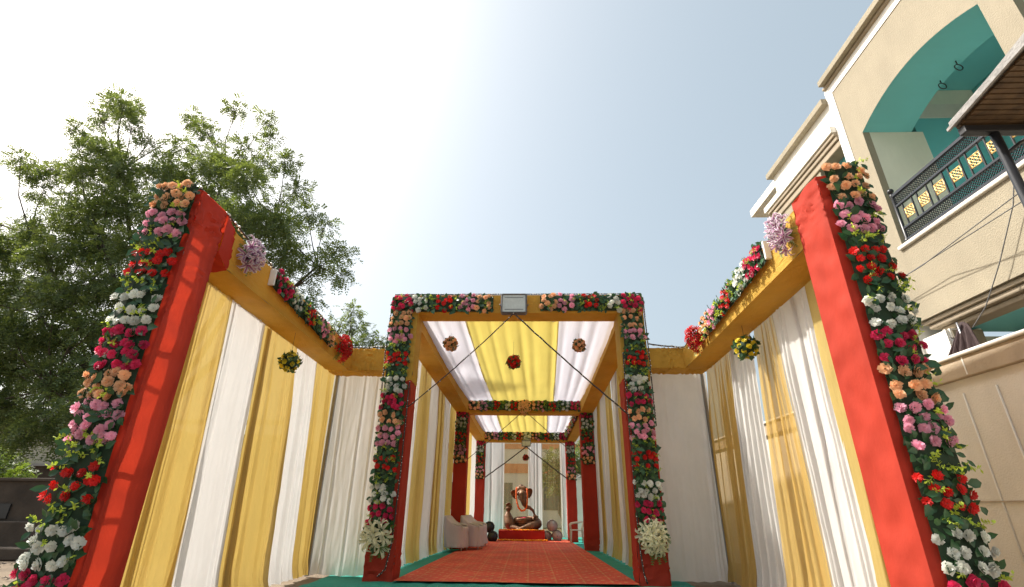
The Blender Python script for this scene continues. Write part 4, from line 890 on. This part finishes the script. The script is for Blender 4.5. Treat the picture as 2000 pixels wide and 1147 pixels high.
hb('balcony_back_wall', 'teal', 9.8, 9.95, 1.0, 12, 5.45, 9.72); hb('balcony_side_wall', 'teal', 8.24, 9.79, 8.33, 8.45, 5.45, 8.928); hb('cream_wall_band', 'cream', 8.24, 9.79, 8.32, 8.45, 8.93, 9.31); hb('green_wall_band', 'jamb', 8.24, 9.79, 8.34, 8.45, 9.313, 9.725)
hb('balcony_ceiling', 'teal', 8.01, 9.95, 1.0, 12, 9.73, 9.8)
dz = hb('balcony_door', 'jamb', 9.72, 9.79, 5.6, 6.7, 5.45, 7.7); MB().box(9.70, 9.72, 5.75, 6.55, 6.4, 7.55).build('door_pane', 'window', dz)
for (x, y) in ((7.86, 6.72), (7.9, 7.15)):
    k = MB()
    for i in range(16): a = 2*PI*i/16; b = 2*PI*(i+1)/16; k.tube([(x+math.cos(a)*.07, y, 8.62+math.sin(a)*.07), (x+math.cos(b)*.07, y, 8.62+math.sin(b)*.07)], .010, 5, False)
    k.tube([(x, y, 8.69), (x, y, 8.78)], .01, 6); k.build('ceiling_hook', 'black', H)
# white strip, fascia, top cornices
hb('corner_strip', 'bwhite', 6.985, 7.6, 8.603, 8.83, 3.0, 10.2); hb('fascia', 'bwhite', 6.985, 7.2, 1.0, 8.60, 9.973, 10.2)
hb('top_cornice', 'cornice', 6.93, 7.4, 1.0, 8.80, 10.203, 10.27, bevel=.015); hb('top_cornice', 'beige', 6.82, 7.5, 1.0, 8.74, 10.273, 10.42, bevel=.012)
hb('roof_slab', 'cream', 7.41, 12, 1.0, 14, 10.05, 10.3)
# lower wing further back
hb('wing_fascia', 'bwhite', 7.01, 7.3, 8.833, 11.62, 9.20, 9.86); hb('wing_cornice', 'beige', 6.86, 7.5, 8.833, 11.72, 9.863, 10.02, bevel=.012)
hb('wing_ledge', 'bwhite', 6.86, 7.3, 8.833, 12.2, 9.03, 9.197, bevel=.012)
for i, (x, z0, z1) in enumerate(((6.90, 8.93, 9.027), (6.94, 8.82, 8.927), (6.98, 8.66, 8.817))): hb('wing_moulding', 'cornice', x, 7.3, 8.833, 12.1-.15*i, z0, z1, bevel=.02)
hb('wing_wall', 'beige', 7.02, 7.3, 9.75, 11.9, 3.0, 8.657); hb('wing_wall', 'beige', 7.02, 7.3, 8.833, 9.747, 3.0, 6.0); hb('wing_recess', 'teal', 7.9, 8.0, 8.84, 11.9, 5.5, 8.8)
hb('wing_recess_ceiling', 'teal', 7.3, 7.9, 8.84, 11.9, 8.5, 8.6)
# mouldings under the balcony, ground floor verandah
for i, (x, z0, z1, ye) in enumerate(((7.05, 4.22, 4.297, 8.42), (7.10, 4.13, 4.217, 8.36), (7.19, 4.04, 4.127, 8.22))): hb('balcony_moulding', 'cornice', x, 7.5, 1.0, ye, z0, z1, bevel=.025)
hb('verandah_ceiling', 'teal', 7.5, 9.6, 1.0, 8.2, 4.05, 4.2)
gw = hb('ground_floor_wall', 'bwhite', 7.10, 7.3, 7.97, 13.0, 0, 4.03)
w_ = hb('window', 'window', 7.06, 7.10, 10.3, 11.5, 2.0, 3.2)
for y in (10.3, 10.7, 11.1, 11.5): MB().box(7.03, 7.06, y-.025, y+.025, 1.97, 3.23).build('window_bar', 'bwhite', w_)
for z in (2.0, 2.4, 2.8, 3.2): MB().box(7.035, 7.062, 10.28, 11.52, z-.012, z+.012).build('window_bar', 'bwhite', w_)
hb('verandah_pier', 'beige', 7.12, 7.62, 7.955, 7.97, 0, 4.0); hb('verandah_side_wall', 'jamb', 7.62, 8.7, 8.45, 8.55, 0, 4.05); hb('verandah_pier_return', 'jamb', 7.56, 7.62, 7.972, 8.45, 0, 4.03)
hb('verandah_back_wall', 'cream', 8.7, 8.85, 1.0, 8.45, 0, 4.05)
vw = hb('verandah_window', 'jamb', 8.64, 8.70, 6.2, 7.9, 1.6, 3.75); MB().box(8.625, 8.64, 6.35, 7.75, 1.75, 3.6).build('pane', 'window', vw)
hb('downpipe', 'bwhite', 7.04, 7.09, 7.99, 8.04, 0, 4.02)
# ------------------------------------------------------------------ balcony railing
def railing(y0, y1, label):
    t = thing('balcony_railing', (6.99, (y0+y1)/2, 5.74), label, 'railing', 'black railings of the arched balcony'); x = 7.02
    for y in (y0, y1):
        p = MB().tube([(x, y, 5.74), (x, y, 5.80), (x, y, 5.82), (x, y, 6.72), (x, y, 6.76), (x, y, 6.80)], [.05, .05, .032, .032, .045, .03], 10).build('newel_post', 'black', t)
        MB().ball((x, y, 6.86), .055, 12, 8).build('finial', 'black', p)
    for z, h in ((6.74, .03), (6.50, .022), (6.02, .022), (5.79, .028)): MB().box(x-.028, x+.028, y1+.03, y0-.03, z-h, z+h).build('rail', 'darkmetal', t, bevel=.006)
    for z0, z1 in ((6.525, 6.71), (5.82, 5.995)):
        mb = MB(); s = .052; h = z1-z0; y = y1+.04-h
        while y < y0-.04:
            for d in (1, -1):
                a, b = (y, y+h) if d == 1 else (y+h, y); za, zb = z0, z1
                ya, yb = a, b
                lo_, hi_ = y1+.03, y0-.03
                def clip(q0, q1, u, v):
                    if q0 < lo_: u = u+(v-u)*(lo_-q0)/(q1-q0); q0 = lo_
                    if q0 > hi_: u = u+(v-u)*(hi_-q0)/(q1-q0); q0 = hi_
                    return q0, u
                if (ya < lo_ and yb < lo_) or (ya > hi_ and yb > hi_): continue
                ya2, za2 = clip(ya, yb, za, zb); yb2, zb2 = clip(yb, ya, zb, za)
                mb.tube([(x+.006*d, ya2, za2), (x+.006*d, yb2, zb2)], .0085, 4, False)
            y += s
        mb.build('lattice', 'darkmetal', t, recalc=False)['kind'] = 'stuff'
    n = int((y0-y1-.1)/.355); ys = [y0-.27-.355*i for i in range(n)]
    gm_ = None
    for yy in ys:
        for d in (-.115, .115): MB().box(x-.012, x+.012, yy+d-.010, yy+d+.010, 6.042, 6.478).build('baluster', 'black', t)
        mb = MB(); s = .098; z = 6.26
        for (a, b, c, d) in ((-s, -s, s, -s), (s, -s, s, s), (s, s, -s, s), (-s, s, -s, -s)): mb.tube([(x, yy+a, z+b), (x, yy+c, z+d)], .010, 5)
        for i in range(-1, 2):
            for j in range(-1, 2):
                if i == 0 and j == 0: continue
                cy, cz, r = yy+i*.062, z+j*.062, .026
                for k in range(8):
                    a, b = 2*PI*k/8, 2*PI*(k+1)/8; mb.tube([(x, cy+math.cos(a)*r, cz+math.sin(a)*r), (x, cy+math.cos(b)*r, cz+math.sin(b)*r)], .008, 4, False)
        for (a, b, c, d) in ((0, .035, .035, 0), (.035, 0, 0, -.035), (0, -.035, -.035, 0), (-.035, 0, 0, .035)): mb.tube([(x, yy+a, z+b), (x, yy+c, z+d)], .008, 4, False)
        mb.build('gold_panel', 'gold', t, recalc=False)['kind'] = 'stuff'
    return t
railing(8.06, 5.42, 'black and gold railing in the arched balcony nearest the flower pillar')
railing(4.88, 2.2, 'black and gold railing of the next balcony bay, behind the small canopy roof')
# ------------------------------------------------------------------ compound wall
cw = thing('compound_wall', (5.1, 6, 0), 'cream compound wall with a beige top band between the enclosure and the house', 'wall')
MB().box(5.02, 5.2, .8, 14, 0, 2.60).build('wall_face', 'cream', cw)
MB().box(4.96, 5.26, .8, 14, 2.603, 2.83).build('top_band', 'sand', cw, bevel=.01); MB().box(4.92, 5.30, .8, 14, 2.833, 2.875).build('coping', 'bwhite', cw, bevel=.015)
for y in (6.05, 5.55): MB().box(4.955, 4.962, y-.008, y+.008, 2.62, 2.82).build('joint_strip', 'bwhite', cw)
for y in (5.75, 5.32): MB().tube([(5.012, y, .3), (5.012, y, 2.45)], .010, 6).build('conduit', 'bwhite', cw)
MB().box(5.0, 5.018, .8, 14, 1.30, 1.31).build('plaster_joint', 'sand', cw)
# dark cloth thrown over the coping
def bc(i, j):
    y = 5.42+(.42)*i; k = abs(i-.5)*2; z = 3.30-.10*k**2-(.47)*j
    wd = .30+.70*j; y = 5.6+(i-.5)*.42*wd
    return (5.10+.05*math.sin(i*22+j)*j-.12*j+.05, y, 3.27-.40*j-.04*k*k)
bcl = MB().add(*grid_mesh(40, 16, bc), True).build('dark_cloth', 'brown_cloth', recalc=False); bcl.modifiers.new('s', 'SOLIDIFY').thickness = .02
tag(bcl, 'dark brown cloth hanging in a peak over the compound wall', 'cloth')
stk = MB().tube([(5.10, 5.6, 2.88), (5.10, 5.6, 3.26)], .012, 6).build('stick', 'steel'); tag(stk, 'thin stick holding up the dark brown cloth on the wall', 'stick')
tw = thing('bent_wire', (7.06, 8.0, 3.7), 'tangle of bent wire sticking out of the ground floor wall', 'wire')
MB().tube([(7.09, 7.95, 3.85), (6.95, 7.85, 3.82), (6.86, 7.7, 3.7), (6.9, 7.5, 3.75)], .012, 5).build('wire_strand', 'wire', tw); MB().tube([(7.09, 7.95, 3.83), (6.95, 7.9, 3.6), (6.9, 7.6, 3.5), (6.9, 7.35, 3.62)], .008, 5).build('wire_strand', 'wire', tw)
# ------------------------------------------------------------------ cables across the facade
def cable(label, pts, r=.009, sag=0, name='cable', group='cables hanging in front of the house'):
    P = [Vector(p) for p in pts]; fine = []
    for a, b in zip(P[:-1], P[1:]):
        for i in range(16): k = i/16; fine.append(a.lerp(b, k)-Z_*sag*4*k*(1-k))
    fine.append(P[-1]); tag(MB().tube(fine, r, 5).build(name, 'wire'), label, 'cable', group)
def onx(px, py, X):
    d = fwd+rgt*((px-1000)/FPX)-upv*((py-573.5)/FPX); return CAMLOC+d*(X/d.x)
cable('upper of two cables running up across the beige parapet', [onx(1700, 580, 6.7), onx(1800, 520, 6.7), onx(2010, 362, 6.5), onx(2200, 200, 6.3)], .008)
cable('lower of two cables running up across the beige parapet', [onx(1700, 583, 6.72), onx(1810, 512, 6.74), onx(2010, 385, 6.5), onx(2200, 250, 6.3)], .008)
cable('slack cable hanging down the beige parapet from the balcony', [onx(1981, 335, 6.9), onx(1979, 400, 6.9), onx(1952, 515, 6.9), onx(1938, 560, 6.9), onx(1925, 600, 6.9), onx(1900, 640, 6.9)], .008)
# ------------------------------------------------------------------ small canopy roof on a post (top right)
kr = thing('canopy_roof', (4.55, 3.3, 0), 'small grey slab canopy on a black post, cut by the right edge', 'canopy')
v_ = [Vector(q) for q in ((4.2, 3.90, 4.70), (6.2, 3.90, 4.70), (6.2, 1.9, 5.02), (4.2, 1.9, 5.02))]
def slab(pts, name, mat, th, off=0):
    v = [p+Vector((0, 0, off)) for p in pts]+[p+Vector((0, 0, th+off)) for p in pts]
    return MB().add(v, [(0, 3, 2, 1), (4, 5, 6, 7), (0, 1, 5, 4), (1, 2, 6, 5), (2, 3, 7, 6), (3, 0, 4, 7)]).build(name, mat, kr)
slab(v_, 'roof_slab', 'slab', .055); 
va, vb = Vector((4.199, 3.92, 4.66)), Vector((4.199, 1.9, 4.98)); vx = Vector((-.025, 0, 0))
MB().add([va, vb, vb+Z_*.17, va+Z_*.03, va+vx, vb+vx, vb+vx+Z_*.17, va+vx+Z_*.03], [(0, 1, 2, 3), (7, 6, 5, 4), (0, 4, 5, 1), (1, 5, 6, 2), (2, 6, 7, 3), (3, 7, 4, 0)]).build('verge_board', 'slab', kr)
for i in range(34):                       # brown laths under the slope
    y = 3.86-.056*i; z = 4.70+(3.90-y)*.16-.045
    MB().box(4.24, 6.1, y-.024, y+.024, z+rnd(-.004, .004), z+.026).build('lath', 'lath', kr)
MB().box(4.23, 6.1, 3.80, 3.88, 4.56, 4.640).build('beam', 'black', kr, bevel=.01)
MB().tube([(4.52, 3.84, 0), (4.52, 3.84, 4.555)], .038, 12).build('post', 'black', kr)
MB().tube([(4.52, 3.84, 4.30), (4.72, 3.84, 4.45), (4.95, 3.84, 4.55)], .016, 8).build('bracket', 'black', kr)
# ================================================================== background left
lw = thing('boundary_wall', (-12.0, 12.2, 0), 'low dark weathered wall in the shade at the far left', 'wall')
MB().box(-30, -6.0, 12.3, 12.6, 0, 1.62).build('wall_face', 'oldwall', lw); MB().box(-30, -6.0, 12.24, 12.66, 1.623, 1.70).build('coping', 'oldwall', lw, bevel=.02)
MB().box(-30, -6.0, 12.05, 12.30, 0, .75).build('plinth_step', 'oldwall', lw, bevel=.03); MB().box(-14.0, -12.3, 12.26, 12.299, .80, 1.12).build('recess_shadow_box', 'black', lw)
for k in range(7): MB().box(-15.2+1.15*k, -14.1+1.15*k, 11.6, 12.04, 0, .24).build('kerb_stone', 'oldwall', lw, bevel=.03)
sh = thing('shed', (-22, 30, 0), 'shed with grey sheet front and cream side behind the low wall', 'shed')
MB().box(-34, -23.2, 30, 38, 0, 5.6).build('cream_wall', 'shed2', sh); MB().box(-23.18, -14, 30, 38, 0, 5.0).build('sheet_wall', 'shed', sh)
for k in range(18): MB().box(-23.0+.5*k, -22.9+.5*k, 29.94, 29.998, 2.9, 5.0).build('sheet_rib', 'shed', sh)
MB().box(-34.3, -13.6, 29.6, 30.4, 5.62, 5.8).build('roof_edge', 'shed', sh); MB().box(-34, -14, 27, 29.5, 0, 2.9).build('lower_wall', 'oldwall', sh)
MB().box(-34.2, -13.8, 26.8, 29.55, 2.903, 3.02).build('lower_roof', 'shed', sh)
bh = thing('pavilion', (0, 34, 0), 'white building with orange bands seen through the curtain behind the statue', 'building')
MB().box(-7, 7, 34, 40, 0, 7.4).build('wall', 'bwhite', bh); 
for z, h in ((3.2, .58), (4.72, .32)): MB().box(-7.05, 7.05, 33.95, 34.5, z, z+h).build('orange_band', 'orangeband', bh)
for x in (-4.5, -1.5, 1.5, 4.5): MB().box(x-.5, x+.5, 33.96, 34.1, 1, 2.6).build('window', 'window', bh)
# ------------------------------------------------------------------ trees
rng = np.random.default_rng(5)
def leaf_cloud(centres, mb_v, mb_f, dens, spray=.30, leaflet=.085, lw=.022, pairs=6, droop=.35):
    """pinnate sprays: every leaflet is one small rhombus"""
    V = []; base = 0
    for (c, r) in centres:
        n = int(dens*r*r*r**.2)
        d = rng.normal(size=(n, 3)); d /= np.linalg.norm(d, axis=1)[:, None]
        rad_ = r*(rng.random(n)**.6)[:, None]
        lump = 1+.28*np.sin(d[:, :1]*5+c[0])*np.cos(d[:, 1:2]*4+c[2])
        p = np.array(c)+d*rad_*lump*np.array([1.1, 1.1, .8])
        ax = d*.9+rng.normal(size=(n, 3))*.75; ax[:, 2] -= droop; ax /= np.linalg.norm(ax, axis=1)[:, None]
        sd = np.cross(ax, rng.normal(size=(n, 3))*.5+np.array([0, 0, 1])); sd /= np.linalg.norm(sd, axis=1)[:, None]
        L_ = spray*rng.uniform(.7, 1.25, n)[:, None]
        up_ = np.cross(sd, ax)
        for k in range(pairs):
            t = (k+.7)/pairs
            q = p+ax*L_*t-np.array([0, 0, 1])*(t*t*.08)
            for s in (-1, 1):
                dd = sd*s*.85+ax*.55+up_*rng.normal(size=(n, 1))*.25; l = leaflet*(1-.35*abs(t-.5))*rng.uniform(.8, 1.2, n)[:, None]
                w_ = np.cross(dd, up_); w_ /= (np.linalg.norm(w_, axis=1)[:, None]+1e-6)
                a = q; b = q+dd*l*.5+w_*lw; c2 = q+dd*l; e = q+dd*l*.5-w_*lw
                V.append(np.stack([a, b, c2, e], 1).reshape(-1, 3))
    return np.concatenate(V)
def tree(label, loc, centres, limbs, trunk_r, dens, mat='neem', group=None, name='tree', **kw):
    t = thing(name, loc, label, 'tree', group)
    V = leaf_cloud(centres, None, None, dens, **kw); n = len(V)//4
    me = bpy.data.meshes.new('crown'); me.vertices.add(n*4); me.vertices.foreach_set('co', V.astype(np.float32).ravel())
    me.loops.add(n*4); me.loops.foreach_set('vertex_index', np.arange(n*4, dtype=np.int32)); me.polygons.add(n); me.polygons.foreach_set('loop_start', np.arange(0, n*4, 4, dtype=np.int32))
    me.materials.append(M[mat]); me.update(calc_edges=True); me.validate(); link('crown', me, t)['kind'] = 'stuff'
    base = Vector(loc); top = Vector(limbs[0])
    pts = [base, base.lerp(top, .3)+Vector((.12, -.05, 0)), base.lerp(top, .65)+Vector((-.1, .08, 0)), top]
    MB().tube(pts, [trunk_r*1.35, trunk_r, trunk_r*.85, trunk_r*.75], 12).build('trunk', 'bark', t)
    mains = [Vector(q) for q in limbs[1:]]
    for i, q in enumerate(mains):
        m = top.lerp(q, .5)+Vector((rnd(-.3, .3), rnd(-.3, .3), rnd(0, .5))); P = [top, top.lerp(m, .5)+Vector((0, 0, .12)), m, m.lerp(q, .5)+Vector((rnd(-.2, .2), rnd(-.2, .2), 0)), q]
        MB().tube(P, [trunk_r*.55, trunk_r*.42, trunk_r*.32, trunk_r*.22, trunk_r*.12], 8).build('branch', 'bark', t)
    tw = MB()
    for (c, r) in centres:
        c = Vector(c); q = min(mains, key=lambda v: (v-c).length+(0 if (v-top).length < (c-top).length else 4)); m = q.lerp(c, .5)+Vector((rnd(-.2, .2), rnd(-.2, .2), rnd(-.25, .1)))
        st_ = top.lerp(q, .8) if (q-c).length < 1 else q
        tw.tube([st_, m, c], [.035, .022, .010], 5, False)
        for k in range(5):
            d = Vector((rnd(-1, 1), rnd(-1, 1), rnd(-.5, 1))).normalized()*r*.85; tw.tube([c.lerp(m, rnd(0, .4)), c+d*.5+Vector((0, 0, .05)), c+d], [.010, .007, .003], 4, False)
    tw.build('twigs', 'bark', t, recalc=False)['kind'] = 'stuff'
    return t
# outline of the neem crown: each entry (photo column, row, radius in photo pixels)
out = [(241, 208, 34), (197, 228, 24), (152, 254, 24), (200, 290, 34), (257, 246, 26), (289, 284, 26), (156, 296, 18), (463, 212, 24), (381, 236, 26), (405, 258, 26), (521, 236, 21), (530, 272, 20), (473, 288, 26), (353, 288, 26), (558, 314, 27), (517, 322, 27),
       (40, 312, 24), (68, 334, 30), (100, 342, 28), (84, 378, 26), (160, 338, 36), (240, 335, 44), (330, 340, 42), (420, 325, 46), (480, 350, 42), (578, 372, 32), (600, 418, 28), (634, 440, 22), (655, 495, 32), (670, 540, 25), (626, 512, 30), (602, 553, 24), (560, 500, 40), (540, 440, 48), (480, 430, 50), (400, 400, 55), (320, 410, 50), (230, 400, 50), (150, 420, 48),
       (60, 452, 36), (20, 490, 40), (100, 500, 50), (180, 480, 50), (250, 480, 50), (-60, 470, 60), (-70, 400, 40), (30, 560, 48), (110, 580, 55), (200, 560, 55), (270, 560, 45), (-60, 580, 70), (20, 640, 55), (100, 660, 55), (190, 640, 55), (260, 640, 45), (-70, 690, 70),
       (20, 720, 55), (110, 740, 55), (190, 720, 50), (10, 800, 55), (90, 820, 48), (160, 800, 48), (-60, 800, 60), (40, 858, 36), (120, 868, 30), (610, 590, 22), (520, 560, 40), (460, 520, 45), (430, 480, 45), (350, 470, 50), (560, 620, 26), (600, 640, 20), (-130, 640, 60)]
cent = []
for (px, py, r) in out:
    for dpt in ((17.0+rnd(-1.6, 1.6),) if r < 33 else (15.8+rnd(-.8, .8), 18.8+rnd(-1, 1))):
        Yd = dpt; p = at(px, py, Yd); scale = (p-CAMLOC).dot(fwd)/FPX; cent.append((tuple(p), r*scale*.92))
nb = at(330, 800, 15.5); fork = at(300, 760, 15.3)
tree('large spreading neem tree behind the left wall of the enclosure', (-15.1, 17.4, 0), cent,
     [tuple(at(270, 850, 17.3))]+[tuple(at(a, b, c+2)) for a, b, c in ((240, 330, 15), (180, 420, 14), (440, 340, 15), (540, 420, 16), (620, 520, 15.5), (60, 460, 14.5), (80, 620, 14), (380, 450, 15), (500, 560, 15), (-60, 640, 15), (100, 760, 14))],
     .34, 350, name='neem_tree', group='trees around the enclosure', spray=.34, leaflet=.13, lw=.026, pairs=5)
def small_tree(label, lst, Yd, base, mat, dens, lim, **kw):
    c_ = []
    for (px, py, r) in lst:
        p = at(px, py, Yd+rnd(-.8, .8)); sc_ = (p-CAMLOC).dot(fwd)/FPX; c_.append((tuple(p), r*sc_))
    tree(label, base, c_, [tuple(at(*q, Yd)) for q in lim], .16, dens, mat, 'trees around the enclosure', **kw)
small_tree('slender tree peeping over the short mustard beam, left of the arch', [(686, 608, 20), (665, 640, 26), (700, 640, 22), (728, 662, 22), (745, 668, 16), (700, 680, 26), (640, 660, 26), (660, 690, 30)], 19, (-7.3, 19, 0), 'neem', 300, [(690, 760), (686, 640), (725, 670), (660, 660)], spray=.34, leaflet=.12, lw=.022)
small_tree('pale green tree standing in front of the shed at the far left', [(10, 905, 28), (35, 930, 22), (-30, 900, 40), (15, 945, 22), (-40, 950, 35)], 22, (-23.5, 22, 0), 'paleleaf', 380, [(0, 960), (10, 910), (-30, 910), (30, 935)], spray=.34, leaflet=.12, lw=.025)
small_tree('leafy tree showing through the curtain behind the drums', [(1080, 900, 24), (1100, 920, 22), (1085, 940, 22), (1120, 900, 20), (1065, 925, 14), (1125, 950, 20), (1140, 880, 20), (1150, 920, 20)], 27, (1.9, 27, 0), 'neem', 350, [(1095, 980), (1085, 900), (1110, 920), (1140, 900)], spray=.34, leaflet=.14, lw=.03)
bwl = thing('garden_wall', (4.5, 24, 0), 'pale wall seen through the gap between the right pillars of the passage', 'wall'); MB().box(2.2, 9, 24, 24.25, 0, 2.35).build('wall_face', 'bwhite', bwl); MB().box(2.15, 9.05, 23.95, 24.3, 2.353, 2.43).build('coping', 'cream', bwl)
# ------------------------------------------------------------------ power lines
for lab, a, b in (('upper power line at the top left corner of the tree', (-200, 165), (160, 395)), ('middle power line crossing behind the tree', (-200, 195), (160, 425)), ('lower power line running down behind the tree', (-200, 225), (200, 500))):
    cable(lab, [at(*a, 26), at(*b, 26)], .024, 0, 'power_line', 'power lines at the far left')
petals('dry leaves and grit scattered on the bare earth by the left pillar', lambda: (rnd(-14, -4.3), rnd(6.5, 11.5), rnd(-.02, .02)), 700, 'bark', .03, 'dry_leaves')
